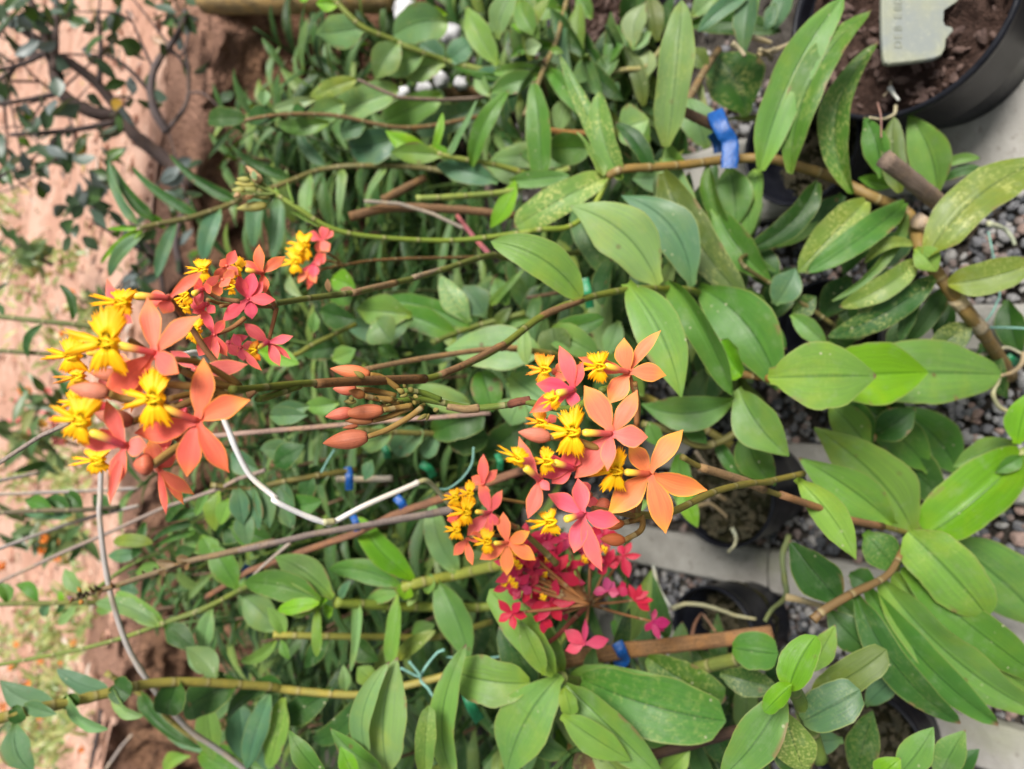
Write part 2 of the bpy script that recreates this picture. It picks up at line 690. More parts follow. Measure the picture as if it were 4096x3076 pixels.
# ------------------------------------------------------------------ flowers
def lip_mesh(C, e1, e2, N, Rr, q, fringe=1.0, seed=0, fine=150):
    rings = (0, .2, .4, .58, .72, .86, 1.0)
    V, F, U = [C + N * (Rr * .12)], [], [(0, 0)]
    rs = random.Random(seed)
    jit = [rs.uniform(.3, 1.5) for _ in range(64)]

    q1, q2, q3 = rs.uniform(.88, 1.06), rs.uniform(.82, 1.02), rs.uniform(.82, 1.02)

    def outline(d, side):
        lat = (q2 if side > 0 else q3) * max(0, 1 - (abs(d - 1.5) / .93) ** 5) * (1 + .10 * math.sin(d * 6 + seed * side))
        midl = q1 * 1.08 * max(0, 1 - (d / .50) ** 5) * (.86 + .28 * min(1, d / .36))
        if d < .2:
            midl -= .36 * (1 - d / .2)
        return max(lat, midl, .32 if d < 2.4 else .26)
    teeth = 66
    for ri in rings[1:]:
        for k in range(fine):
            th = 2 * math.pi * k / fine
            d = abs((th + math.pi) % (2 * math.pi) - math.pi)      # 0 at the middle lobe, pi at the throat
            r = outline(d, 1 if math.sin(th) > 0 else -1)
            ph = k * teeth / fine + .8 * math.sin(th * 5 + seed) + .4 * math.sin(th * 13 + seed)
            tooth = abs((ph % 1.0) - .5) * 2
            if ri > .8:
                g = (ri - .8) / .2
                r *= 1 - g * fringe * .36 * tooth * jit[int(ph) % 64] * (1 if d < 2.35 and not .52 < d < .66 else 0)
            rad = r * ri
            p = e1 * (math.cos(th) * rad) + e2 * (math.sin(th) * rad * q)
            ruff = .06 * math.sin(th * 5 + seed) * ri * ri + .10 * (1 - ri) - .07 * ri ** 2 * abs(math.sin(th)) + .02 * math.sin(th * 25 + seed) * ri ** 3 - .05 * ri ** 3 * jit[int(ph) % 64]
            V.append(C + p * Rr + N * (ruff * Rr))
            U.append((ri, k / fine))
    for k in range(fine):
        F.append((0, 1 + k, 1 + (k + 1) % fine))
    for j in range(len(rings) - 2):
        for k in range(fine):
            a, b = 1 + j * fine + k, 1 + j * fine + (k + 1) % fine
            F.append((a, b, b + fine, a + fine))
    return V, F, U


fl_n = [0]
SALMON, PINK, ORNG = (.97, .215, .105), (.93, .145, .12), (.98, .28, .075)
LIPC = (1.0, .46, .004)


def flower(parent, tile, c, Y, tep, throat=None, lip=None, col=SALMON, edge=1.0, dd=0.0, lipc=LIPC, ped=None, fine=300, warm=None, name='flower'):
    """c: centre px; tep: (tip x, tip y, width px[, depth step mm]); throat: px of column end; lip: (x, y, radius px, angle of the middle lobe, squash)"""
    fl_n[0] += 1
    rs = random.Random(fl_n[0] * 13)
    cu, cv = uv(tile, *c)
    C = at(cu, cv, Y)
    d0 = depth(C) + dd / 1000
    C = atd(cu, cv, d0)
    px = d0 / FPX * K
    V, F, U = tube([atd(cu, cv, d0 + .004), C, atd(cu, cv, d0 - .0005)], lambda t: .0016 * (1 - .5 * t), 8)
    root = mesh_obj(name, V, F, M['column'], parent, U, (*[x * .8 for x in col], 1))
    for i, tp in enumerate(tep):
        tu, tv = uv(tile, tp[0], tp[1])
        step = tp[3] / 1000 if len(tp) > 3 else rs.uniform(-.003, .004)
        T = atd(tu, tv, d0 + step)
        B = atd(cu + (tu - cu) * .03, cv + (tv - cv) * .03, d0 + .0012 * (i % 2))
        w = tp[2] * px * .97
        N = (CAM - C).normalized() + Vector((rs.uniform(-.25, .25), 0, rs.uniform(-.1, .3)))
        Vp, Fp, Up = blade(B, T, w, N, 'tep', rs.uniform(-.05, .05), rs.uniform(-.02, .07), rs.uniform(.05, .2), rs.uniform(-.12, .16), rs.uniform(-14, 14), 18, 8,
                           twist=rs.uniform(-14, 14), ripple=.03, seed=fl_n[0] + i * 1.3)
        kk = rs.choice((0, 0, 1, .5))
        cc = tint((col[0], col[1] * (1.16 - .2 * kk) + .008, col[2] * (1.1 + .3 * kk) + .012), .08)
        mesh_obj('petal', Vp, Fp, M['petal'], root, Up, (*cc, edge))
    if throat:
        if lip:
            throat = (throat[0] * .68 + lip[0] * .32, throat[1] * .68 + lip[1] * .32)
        tu, tv = uv(tile, *throat)
        dT = d0 - .006
        P = smooth_line([C, atd((cu + tu) / 2, (cv + tv) / 2, d0 - .004), atd(tu, tv, dT)], 5)
        V, F, U = tube(P, lambda t: (.0010 + .0005 * t) * (1 if t < .97 else .6), 10)
        tot = len(P) - 1
        U = [(a, (i // 10) / tot) for i, (a, b_) in enumerate(U)]
        mesh_obj('column', V, F, M['column'], root, U, (col[0] * .62, col[1] * .5, col[2] * .9, 1))
    if lip:
        lx, ly, lr, ang = lip[:4]
        q = lip[4] if len(lip) > 4 else 1.0
        lu, lv_ = uv(tile, lx, ly)
        dL = d0 - .0075
        lr *= 1.16
        LC = atd(lu, lv_, dL)
        a = R(ang)
        e1 = (-UPV * math.cos(a) - RGT * math.sin(a) + FWD * rs.uniform(-.15, .15)).normalized()
        N = -FWD + Vector((0, 0, .15))
        N = (N - e1 * N.dot(e1)).normalized()
        e2 = N.cross(e1)
        V, F, U = lip_mesh(LC, e1, e2, N, lr * K * dL / FPX, q, 1.0, fl_n[0], fine)
        lo = mesh_obj('lip', V, F, M['lip'], root, U, (*tint(lipc, .05), 1))
        # the two little horns of the callus and the disc
        for sgn in (-1, 1):
            h0 = LC + N * (.0012) - e1 * (.0022)
            P = smooth_line([h0, h0 + e1 * .0015 + e2 * (sgn * .0008) + N * .0010, h0 + e1 * .0040 + e2 * (sgn * .0012) + N * .0004], 4)
            V, F, U = tube(P, lambda t: .0006 * (1 - .6 * t), 6)
            mesh_obj('callus', V, F, M['lip'], root, [(0, .1)] * len(U), (.95, .55, .01, 1))
    if ped:
        pts = [atd(cu, cv, d0 + .003)]
        for i, (x, y) in enumerate(ped):
            pu, pv = uv(tile, x, y)
            pts.append(atd(pu, pv, d0 + .008 + .004 * i))
        V, F, U = tube(smooth_line(pts, 5), lambda t: .0010 + .0003 * t, 7, wob=.08)
        mesh_obj('pedicel', V, F, M['stem'], root, U, tint((.30, .135, .05), .06))
    return root


def bud(parent, tile, base, tip, w, Y, col=(.50, .155, .07), dd=0, ped=None, pr=.0012, pc=(.30, .18, .045)):
    bu, bv = uv(tile, *base)
    d0 = depth(at(bu, bv, Y)) + dd / 1000
    B = atd(bu, bv, d0)
    T = atd(*uv(tile, *tip), d0 - .002)
    W = w * K * d0 / FPX / 2
    n = 16
    P = [B.lerp(T, i / n) for i in range(n + 1)]
    V, F, U = tube(P, lambda t: max(.0002, W * (math.sin(math.pi * min(1, (t * .93 + .07)) ** .8) ** .75)), 18)
    # three seams
    ax = (T - B).normalized()
    for i in range(n + 1):
        c = P[i]
        for k in range(18):
            if k % 6 == 0:
                V[i * 18 + k] = c.lerp(V[i * 18 + k], .88)
    o = mesh_obj('bud', V, F, M['bud'], parent, U, tint(col, .1))
    if ped:
        pts = [B]
        for i, p in enumerate(ped):
            pts.append(atd(*uv(tile, *p), d0 + .004 * (i + 1)))
        V, F, U = tube(smooth_line(pts, 5), lambda t: pr * (1 + .2 * t), 8, wob=.08)
        mesh_obj('pedicel', V, F, M['stem'], o, U, tint(pc, .06))
    return o
# ================================================================== setting: gravel bed, concrete strips, bank, upper soil
def soil_mat(name, c1, c2, c3, scale, bump, bscale):
    m, n, l, b = mat(name)
    nb = NB(n, l)
    pos = geo(n)
    col = nb.mix(nb.ramp(nb.noise(pos, scale, 5, .65), .38, .62), c1, c2)
    col = nb.mix(nb.ramp(nb.noise(pos, scale * 5, 4, .6), .5, .7, 0, .8), col, c3)
    l.new(col, b.inputs['Base Color'])
    b.inputs['Roughness'].default_value = .95
    b.inputs['Specular IOR Level'].default_value = .15
    hh = nb.math('ADD', nb.noise(pos, bscale, 6, .75), nb.math('MULTIPLY', nb.voro(pos, bscale * 1.6), .6))
    l.new(nb.bump(hh, bump, .02), b.inputs['Normal'])
    return m


M['ground'] = soil_mat('fine_grit', (.055, .046, .038), (.095, .085, .075), (.03, .024, .02), 30, .6, 160)  # kept dark, so the colour adds shade to gaps under the canes
M['upper'] = soil_mat('pink_soil', (.44, .245, .175), (.56, .36, .275), (.31, .165, .11), 4, .3, 20)  # pale colour stands in for the stronger light on the upper ground
M['bank'] = soil_mat('clod_soil', (.17, .088, .052), (.33, .18, .105), (.07, .04, .028), 11, 1.0, 55)
_b = M['bank'].node_tree
_nb = NB(_b.nodes, _b.links)
_pb = _b.nodes['Principled BSDF']
_src = _pb.inputs['Base Color'].links[0].from_socket
_sx = _b.nodes.new('ShaderNodeSeparateXYZ')
_gp = geo(_b.nodes)
_b.links.new(_gp, _sx.inputs[0])
_hz = _nb.math('ADD', _sx.outputs[2], _nb.math('MULTIPLY', _nb.noise(_gp, 12, 4, .65), .16))
_b.links.new(_nb.mix(_nb.ramp(_hz, .37, .47), _src, (.42, .235, .165)), _pb.inputs['Base Color'])
M['potsoil'] = soil_mat('pot_bark', (.075, .043, .033), (.12, .072, .056), (.035, .023, .018), 60, .8, 300)
M['moss'] = soil_mat('pot_moss', (.028, .032, .012), (.058, .05, .022), (.016, .014, .009), 60, .8, 300)


def grid(name, x0, x1, y0, y1, nx, ny, fn, m):
    V = [fn(x0 + (x1 - x0) * i / nx, y0 + (y1 - y0) * j / ny) for j in range(ny + 1) for i in range(nx + 1)]
    F = [(j * (nx + 1) + i, j * (nx + 1) + i + 1, (j + 1) * (nx + 1) + i + 1, (j + 1) * (nx + 1) + i) for j in range(ny) for i in range(nx)]
    return mesh_obj(name, V, F, m)


structure(grid('ground', -3, 3, -1.5, 3.2, 60, 50, lambda x, y: Vector((x, y, .002 * noise.noise(Vector((x * 9, y * 9, 0))) - .004)), M['ground']))


def bank_y(x):
    return 1.5 + (.735 - x) * .464


TOPZ = .37


def bank_pt(x, s):
    """s 0 at the foot, 1 at the lip, up to 1.6 running back onto the upper ground"""
    y = bank_y(x)
    q = Vector((x * 7, s * 3, 3.3))
    n1, n2 = noise.noise(q), noise.noise(q * 3.3)
    if s <= 1:
        n3 = noise.noise(Vector((x * 42, s * 19, 1.1)))
        n4 = noise.noise(Vector((x * 15, s * 2.2, 8.1)))
        return Vector((x + .02 * n2, y - .20 * (1 - s) ** 1.4 + .06 * n1 + .035 * n2 + .014 * n3 + .03 * n4, TOPZ * s ** .9 + .02 * n2 + .008 * n3))
    return Vector((x, y + (s - 1) * .5 + .05 * n1 * (1.6 - s), TOPZ + .02 * n2 * (1.6 - s) / .6 - .004))


VB, FB = [], []
NX, NS = 330, 60
for j in range(NS + 1):
    for i in range(NX + 1):
        VB.append(bank_pt(-2.6 + 5.2 * i / NX, 1.6 * j / NS))
for j in range(NS):
    for i in range(NX):
        a = j * (NX + 1) + i
        FB.append((a, a + 1, a + NX + 2, a + NX + 1))
structure(mesh_obj('soil_bank', VB, FB, M['bank']))


def upper_fn(x, y):
    yy = bank_y(x) + .16 + y * y * 1.0
    return Vector((x * (1 + yy * .25), yy, TOPZ - .002 + .03 * noise.noise(Vector((x * 3, yy * 3, 7))) + .02 * noise.noise(Vector((x * 11, yy * 11, 2)))))


structure(grid('garden_soil', -7, 7, 0, 7.0, 150, 110, upper_fn, M['upper']))

ICO2 = None
import bmesh
bm = bmesh.new()
bmesh.ops.create_icosphere(bm, subdivisions=2, radius=1)
ICV = [v.co.copy() for v in bm.verts]
ICF = [tuple(v.index for v in f.verts) for f in bm.faces]
bm.free()
rc = random.Random(77)
CV, CF = [], []
for k in range(900):
    q = upper_fn(rc.uniform(-1.1, .9), math.sqrt(rc.uniform(0, 1)) * 2.0 * rc.random() ** .3)
    s = rc.uniform(.006, .017) * (2.0 if rc.random() < .1 else 1)
    o3 = Vector((rc.uniform(0, 90), rc.uniform(0, 90), 0))
    b0 = len(CV)
    for v in ICV:
        r_ = s * (1 + .5 * noise.noise(v * 1.3 + o3) + .25 * noise.noise(v * 3 + o3))
        CV.append(q + Vector((v.x * r_ * 1.2, v.y * r_, v.z * r_ * .6)))
    CF += [(a + b0, b_ + b0, c + b0) for a, b_, c in ICF]
stuff(mesh_obj('soil_clods', CV, CF, M['upper'], smooth=False))

# ---- gravel: every chip in one object
M['gravel'], gn, gl, gb = mat('gravel')
nbg = NB(gn, gl)
isl = gn.new('ShaderNodeNewGeometry').outputs['Random Per Island']
cr = gn.new('ShaderNodeValToRGB')
cr.color_ramp.interpolation = 'CONSTANT'
ce = cr.color_ramp.elements
ce[0].position, ce[0].color = 0, (.16, .16, .17, 1)
ce[1].position, ce[1].color = .9, (.27, .185, .155, 1)
for p_, c_ in ((.18, (.25, .245, .245)), (.36, (.055, .06, .068)), (.52, (.34, .325, .31)), (.66, (.10, .10, .11)), (.78, (.2, .155, .14))):
    e_ = ce.new(p_)
    e_.color = (*c_, 1)
gl.new(isl, cr.inputs[0])
gpos = geo(gn)
gcol = nbg.mix(nbg.ramp(nbg.noise(gpos, 500, 3, .7), .42, .66, 0, .6), cr.outputs[0], nbg.mix(1.0, cr.outputs[0], (.45, .45, .45), 'MULTIPLY'))
gl.new(gcol, gb.inputs['Base Color'])
gb.inputs['Roughness'].default_value = .8
gl.new(nbg.bump(nbg.noise(gpos, 900, 4, .7), .6, .001), gb.inputs['Normal'])

ICO = []
import bmesh
bm = bmesh.new()
bmesh.ops.create_icosphere(bm, subdivisions=2, radius=1)
ICV = [v.co.copy() for v in bm.verts]
ICF = [tuple(v.index for v in f.verts) for f in bm.faces]
bm.free()
STRIP_X = [(-.545, .05), (-.385, .052), (-.245, .056), (-.10, .05), (.06, .05), (.275, .075), (.44, .05)]
rg = random.Random(5)
GV, GF = [], []
for k in range(15500):
    y = rg.uniform(.05, .95)
    x = rg.uniform(-.62, .55) * (.45 + .65 * y)
    if k % 5 == 0:
        x, y = rg.choice((rg.uniform(.28, .95), rg.uniform(-.75, -.3))), rg.uniform(-.05, 1.2)
    if any(abs(x - sx) < sw * .5 + .002 for sx, sw in STRIP_X):
        continue
    s = rg.uniform(.0028, .0062) * (1.6 if rg.random() < .06 else 1)
    sc = Vector((s * rg.uniform(.8, 1.3), s * rg.uniform(.7, 1.1), s * rg.uniform(.55, .85)))
    rot = Matrix.Rotation(rg.uniform(0, 6.28), 3, 'Z') @ Matrix.Rotation(rg.uniform(-.6, .6), 3, 'X')
    off = Vector((x, y, rg.uniform(.0, .011)))
    o3 = Vector((rg.uniform(0, 90), rg.uniform(0, 90), rg.uniform(0, 90)))
    b0 = len(GV)
    for v in ICV:
        r_ = 1 + .38 * noise.noise(v * 1.1 + o3) + .14 * noise.noise(v * 2.7 + o3)
        GV.append(off + rot @ Vector((v.x * sc.x * r_, v.y * sc.y * r_, v.z * sc.z * r_)))
    GF += [(a + b0, b_ + b0, c + b0) for a, b_, c in ICF]
go = stuff(mesh_obj('gravel', GV, GF, M['gravel'], smooth=False))

# ---- concrete strips between the gravel
m, n, l, b = mat('concrete')
nb = NB(n, l)
p = geo(n)
c = nb.mix(nb.ramp(nb.noise(p, 16, 5, .65), .35, .68), (.36, .345, .315), (.26, .245, .22))
c = nb.mix(nb.ramp(nb.noise(p, 7, 4), .55, .75, 0, .7), c, (.23, .24, .15))
c = nb.mix(nb.ramp(nb.noise(p, 90, 4, .7), .58, .72, 0, .7), c, (.16, .135, .115))
l.new(c, b.inputs['Base Color'])
b.inputs['Roughness'].default_value = .9
l.new(nb.bump(nb.noise(p, 220, 5, .7), .35, .002), b.inputs['Normal'])
M['concrete'] = m


def slab(label, x, w, y0, y1, h=.024):
    V, F = [], []
    ny = int((y1 - y0) / .012)
    sect = [(-.5, 0), (-.5, .8), (-.43, 1), (-.15, 1.02), (.15, 1.02), (.43, 1), (.5, .8), (.5, 0)]
    for j in range(ny + 1):
        y = y0 + (y1 - y0) * j / ny
        for i, (sx, sz) in enumerate(sect):
            k = noise.noise(Vector((x * 30 + sx * 2, y * 22, sz))) * .0032 + noise.noise(Vector((x * 30 + sx * 5, y * 90, sz))) * .0016
            V.append(Vector((x + sx * w + k, y + k, max(-.003, sz * h + k * .5 * sz))))
    q = len(sect)
    for j in range(ny):
        for i in range(q - 1):
            F.append((j * q + i, j * q + i + 1, (j + 1) * q + i + 1, (j + 1) * q + i))
    F.append(tuple(range(q - 1, -1, -1)))
    F.append(tuple(ny * q + i for i in range(q)))
    return tag(mesh_obj('concrete_strip', V, F, M['concrete'], smooth=False), label, 'concrete strip', 'concrete strips in the gravel')


slab('stained concrete strip in the gravel showing at the bottom right corner', STRIP_X[1][0], STRIP_X[1][1], .05, .88)
slab('mossy pale concrete strip by the sunken pot, below the round black pot', STRIP_X[2][0], STRIP_X[2][1], .53, 1.0)
slab('pale concrete strip piece meeting the mossy one, left of the low fan of strap leaves', STRIP_X[2][0], STRIP_X[2][1], .10, .526)
slab('concrete strip under the round black pot, seen right of the folded gutter leaf', STRIP_X[3][0], STRIP_X[3][1], .05, 1.0)
slab('concrete strip showing between leaves left of the sawn square stake', STRIP_X[4][0], STRIP_X[4][1], .05, 1.0)
slab('wide grey concrete strip carrying the big black pot at the upper right', STRIP_X[5][0], STRIP_X[5][1] * 1.5, .05, .9)

# ---- pots
m, n, l, b = mat('black_plastic')
nb = NB(n, l)
p = geo(n)
l.new(nb.mix(nb.ramp(nb.noise(p, 40, 4), .4, .7), (.006, .0065, .010), (.013, .014, .019)), b.inputs['Base Color'])
b.inputs['Roughness'].default_value = .36
b.inputs['Specular IOR Level'].default_value = .22
M['plastic'] = m


def pot(label, cx, cy, rt, rb, h, soil='potsoil', fill=.86, z0=.02, name='plant_pot'):
    o = thing(name, label, 'pot', (cx, cy, z0), 'black plastic pots')
    prof_ = [(rb * .9, 0), (rb, .0), (rb, .006), (rt * .965, h - .016), (rt * 1.0, h - .015), (rt * 1.02, h - .004), (rt * 1.01, h), (rt * .975, h), (rt * .96, h - .006), (rt * .955, h * .5), (rb * .9, .02), (.001, .02)]
    seg = 56
    V, F = [], []
    for r_, z in prof_:
        for k in range(seg):
            a = 2 * math.pi * k / seg
            V.append(Vector((cx + r_ * math.cos(a), cy + r_ * math.sin(a), z0 + z)))
    for j in range(len(prof_) - 1):
        for k in range(seg):
            k2 = (k + 1) % seg
            F.append((j * seg + k, j * seg + k2, (j + 1) * seg + k2, (j + 1) * seg + k))
    mesh_obj('pot_wall', V, F, M['plastic'], o)
    V, F = [], []
    rs = rt * .95
    nr = 22
    for j in range(nr + 1):
        for k in range(seg):
            a = 2 * math.pi * k / seg
            r_ = rs * j / nr
            q = Vector((math.cos(a) * r_, math.sin(a) * r_, 0))
            V.append(Vector((cx, cy, z0 + h * fill + .012 * noise.noise(q * 45) + .007 * noise.noise(q * 130))) + q)
    for j in range(nr):
        for k in range(seg):
            k2 = (k + 1) % seg
            F.append((j * seg + k, j * seg + k2, (j + 1) * seg + k2, (j + 1) * seg + k))
    so = mesh_obj('potting_soil', V, F, M[soil], o, smooth=False)
    # bark chips on the soil: one sub-part
    V, F = [], []
    rr = random.Random(int(cx * 900) + 3)
    for i in range(210):
        a, r_ = rr.uniform(0, 6.28), rs * math.sqrt(rr.random()) * .93
        s = rr.uniform(.0015, .0055)
        rot = Matrix.Rotation(rr.uniform(0, 6.28), 3, 'Z') @ Matrix.Rotation(rr.uniform(-.8, .8), 3, 'X')
        off = Vector((cx + math.cos(a) * r_, cy + math.sin(a) * r_, z0 + h * fill + .004))
        o3 = Vector((rr.uniform(0, 90), 0, 0))
        b0 = len(V)
        for v in ICV:
            k = 1 + .4 * noise.noise(v * 1.3 + o3)
            V.append(off + rot @ Vector((v.x * s * 1.4 * k, v.y * s * .8 * k, v.z * s * .5 * k)))
        F += [(a_ + b0, b_ + b0, c_ + b0) for a_, b_, c_ in ICF]
    mesh_obj('bark_chips', V, F, M['bark' + ('_dark' if soil == 'moss' else '')], so, smooth=False)
    return o


M['bark'] = make_plain('bark_chip', (.065, .038, .031), .95, (.125, .078, .063), 70, .6, 500)
M['bark_dark'] = make_plain('mossy_chip', (.028, .026, .012), .95, (.062, .05, .026), 70, .6, 500)
gp = ground(3600, 30, .17)
big = pot('big round black pot of bare brown soil holding the grey slab label', gp.x, gp.y, .106, .083, .155, fill=.86, z0=.0245)
gp2 = ground(2895, 1965, .13)
mid = pot('round black pot of mossy dark soil with wandering pale roots, right of the orange heads', gp2.x, gp2.y, .067, .052, .115, 'moss', .88, .02)
gp3 = ground(2865, 2530, .115)
low = pot('black pot sunk in shade with pale roots across its mouth, above the flat tan stake', gp3.x, gp3.y, .058, .047, .105, 'moss', .42, .02)
gp4 = ground(3260, 560, .12)
pot('black pot hidden behind the long upright leaves, beside the big pot', gp4.x + .0, gp4.y + .02, .068, .054, .10, 'moss', .3, .02)
gp5 = ground(3420, 1330, .1)
pot('black pot in deep shade above the stacked yellow-green leaves', gp5.x, gp5.y + .03, .06, .05, .09, 'moss', .35, .02)
gp6 = ground(3480, 2980, .09)
pot('black pot mostly hidden at the bottom edge under the blue-grey leaf', gp6.x, gp6.y, .065, .05, .085, 'moss', .8, .02)
gp7 = ground(2400, 40, .1)
pot('black pot in shade at the top edge behind the pink-edged leaf', gp7.x, gp7.y, .09, .07, .10, 'potsoil', .8, .02)

# grey slab label stuck in the big pot, letters pressed into it
m, n, l, b = mat('weathered_slab')
nb = NB(n, l)
p = geo(n)
c = nb.mix(nb.ramp(nb.noise(p, 30, 4), .35, .65), (.25, .26, .185), (.20, .22, .205))
c = nb.mix(nb.ramp(nb.noise(p, 190, 4, .7), .5, .75, 0, .6), c, (.32, .33, .25))
l.new(c, b.inputs['Base Color'])
b.inputs['Roughness'].default_value = .7
l.new(nb.bump(nb.noise(p, 300, 4), .3, .001), b.inputs['Normal'])
M['slab'] = m
M['slab_ink'] = make_plain('faded_letters', (.165, .18, .14), .8, (.22, .23, .18), 150)
zs = .165
dS = (zs + .025 - CAM_H) / ray(3700, 130).z
slab_px = [(3528, -60), (3526, 60), (3528, 150), (3533, 225), (3540, 250), (3556, 257), (3650, 248), (3735, 236), (3765, 222), (3779, 195), (3782, 160), (3798, 140), (3812, 125), (3808, 112), (3780, 105), (3772, 85), (3775, 40), (3835, 0), (3835, -60)]
P0 = [atd(u, v, dS + (v - 100) * -.00004) for u, v in slab_px]
Nn = (P0[2] - P0[0]).cross(P0[9] - P0[0]).normalized()
if Nn.dot(CAM - P0[0]) < 0:
    Nn = -Nn
cen = sum(P0, Vector()) / len(P0)
inset = [cen + (p_ - cen) * .965 for p_ in P0]
k = len(P0)
V = [p_ - Nn * .004 for p_ in P0] + [p_ for p_ in P0] + [p_ + Nn * .0012 for p_ in inset]
F = [tuple(range(k)), tuple(range(2 * k, 3 * k))]
for i in range(k):
    j = (i + 1) % k
    F += [(i, j, k + j, k + i), (k + i, k + j, 2 * k + j, 2 * k + i)]
tagr = thing('plant_label', 'grey-green weathered slab label with faint letters standing in the big black pot', 'plant label', tuple(cen))
mesh_obj('label_plate', V, F, M['slab'], tagr, smooth=False)
letters = []
for i, (ch, vv_) in enumerate((('D', 182), ('E', 150), ('B', 118), ('E', 70), ('B', 38), ('D', 8))):
    cu_ = bpy.data.curves.new('letter', 'FONT')
    cu_.body, cu_.size, cu_.extrude = ch, .0105, .0002
    cu_.align_x, cu_.align_y = 'CENTER', 'CENTER'
    to = bpy.data.objects.new('letter', cu_)
    me = bpy.data.meshes.new_from_object(to)
    bpy.data.objects.remove(to)
    q = atd(3590, vv_, dS + (vv_ - 100) * -.00004)
    # the word runs up the picture: letter tops point to the picture's left
    ey = (UPV - Nn * UPV.dot(Nn)).normalized()
    ex = ey.cross(Nn).normalized()
    q = q + Nn * ((P0[0] - q).dot(Nn) + .0016)
    vs = [q + ex * v.co.x + ey * v.co.y + Nn * v.co.z for v in me.vertices]
    mesh_obj('letter', vs, [tuple(p_.vertices) for p_ in me.polygons], M['slab_ink'], tagr, smooth=False)

# ================================================================== the canes nearest the lens
# tall cane held by the blue tape
tape_cane, tape_pts = plant(
    'stout brown-green orchid cane bound to its stake with bright blue tape, broad speckled leaves', .44,
    '@20 650 1062 .47, 740 1022, 930 1010, 1150 992, 1330 968 .42, 1520 955, @30 130 958, 300 1008 .36, 480 1062, 620 1130, 750 1195 .31, 960 1295, 1030 1500 .27, @31 1120 130, 1190 220 .255, 1250 300, 1330 400 .242, 1420 520 .243, 1500 640 .248, 1570 760 .2546',
    (3.9, 6.8), '''
@20 650 1062 85 1372 185 m=1 r=6 f=.12 s=rou k=v
735 1085 595 552 165 m=.9 b=-.05 k=v f=.3 d=.02
640 900 362 330 120 m=.85 k=v r=20 y=.49
625 1065 462 798 52 m=.9 r=48 k=v
920 1045 700 740 95 k=d r=25
1010 890 1098 0 225 k=p f=.32 b=.03 d=-.1 s=lan m=.15
1135 1012 1005 850 110 k=l f=.5 b=-.15
@30
60 1030 560 -15 245 k=v f=.3 b=-.07 d=-.15 s=lan y=.36
245 1052 735 55 215 k=g f=.28 b=-.09 m=.35 d=-.15 s=lan y=.34
620 1172 775 250 190 k=g f=.3 b=-.16 m=.5 y=.315 d=-.1 s=lan
905 1165 868 706 135 k=o f=.2 y=.285
1130 1180 955 688 225 k=v f=.25 b=.1 y=.285 d=-.1
800 1070 690 705 150 k=g y=.30 b=.08
860 1130 655 1075 95 k=n y=.305
1160 1010 1390 955 60 k=v y=.28 b=-.1
1170 1090 1430 1035 70 k=d y=.28 b=-.12
@20
985 1045 1485 1815 245 k=o b=.05 f=.2 m=.25 d=-.2 s=lan
1268 995 1661 1640 150 k=g b=.1 f=.35 r=28 d=-.2
1385 1012 1425 1375 205 k=v f=.25 y=.43
1560 1025 1500 1430 140 k=v m=.3 y=.41
@30
405 1098 -15 1510 150 k=d b=-.1 f=.35 r=-20 y=.34
700 1215 290 1645 210 k=y m=.7 f=.15 r=-10 y=.31 d=.05
935 1228 335 1655 175 k=g f=.25 m=.1 b=-.04 y=.285 d=-.05 s=lan
945 1290 495 1820 75 k=v b=-.08 r=-35 y=.285
1000 1480 690 1590 75 k=y m=.6 b=.2 y=.275
@31
1012 60 538 345 150 k=y m=.9 f=.2 b=-.06 y=.265 s=lan
1110 165 470 525 160 k=d m=.5 f=.15 b=-.05 y=.26 s=lan
1180 230 950 565 120 k=d y=.27
1020 280 905 550 85 k=d y=.275
1330 445 1060 610 160 k=o m=.8 y=.245
@30
1060 1560 1830 955 290 k=y m=.55 f=.14 b=-.08 y=.255 d=-.08 s=lan p=.07
1000 1500 1130 1640 150 k=l m=.4 y=.262
@31
1195 205 1720 75 215 k=y m=.6 f=.2 b=.05 y=.25 s=lan
''', 'g', (.24, .16, .05), 14)
part_tube(tape_cane, 'sheath', '@31 1245 292 .248, 1330 400 .243, 1400 480 .24', .245, 7.2, 6.6, (.5, .42, .28), 'sheath')
part_tube(tape_cane, 'sheath', '@30 1010 1330 .272, 1130 1400 .265', .27, 7.2, 6.8, (.5, .40, .3), 'sheath')

# cane that carries the front flower head
front_cane, front_pts = plant(
    'orchid cane carrying the largest orange flower head, broad smooth leaves near its foot', .36,
    '@01 1400 845 .262, @11 0 838 .27, 300 808 .285, 640 792, 1060 778 .315, 1300 692, 1530 572 .335, @21 250 402 .35, 490 300 .36, 760 240 .37, 950 232, 1150 242 .39, 1230 280 .40, 1480 420 .40, 1661 560 .38',
    (1.35, 3.4), '''
@21
490 290 -56 -52 225 k=v f=.2 b=.10 d=-.1
955 215 424 -268 320 k=p f=.12 b=.12 s=ell d=-.05
1160 225 735 -330 255 k=b f=.15 b=.16
768 205 1095 890 270 k=v f=.22 b=-.07 s=ell d=-.25
1030 180 1408 882 175 k=g f=.35 b=-.14 r=32 d=-.3
1200 225 1690 860 330 k=g f=.15 b=-.12 d=-.3 y=.40
''', 'g', (.17, .20, .03), 10)
part_tube(front_cane, 'sheath', '@11 395 806 .289, 640 792 .297, 1055 778 .314', .3, 2.0, 2.4, BRN, 'sheath')
part_tube(front_cane, 'sheath', '@11 1150 752 .318, 1300 690 .325, 1530 572 .335, @21 20 582 .34, 250 402 .35, 495 302 .36', .33, 1.9, 2.5, (.27, .15, .065), 'sheath')
part_tube(front_cane, 'side_stalk', '@01 1560 900 .262, @11 100 890 .275, 300 820 .285', .27, 1.2, 1.5, GREEN)
part_tube(front_cane, 'bract', '@01 1500 880 .262, 1545 855 .26', .26, 1.5, .6, BRN, 'sheath')

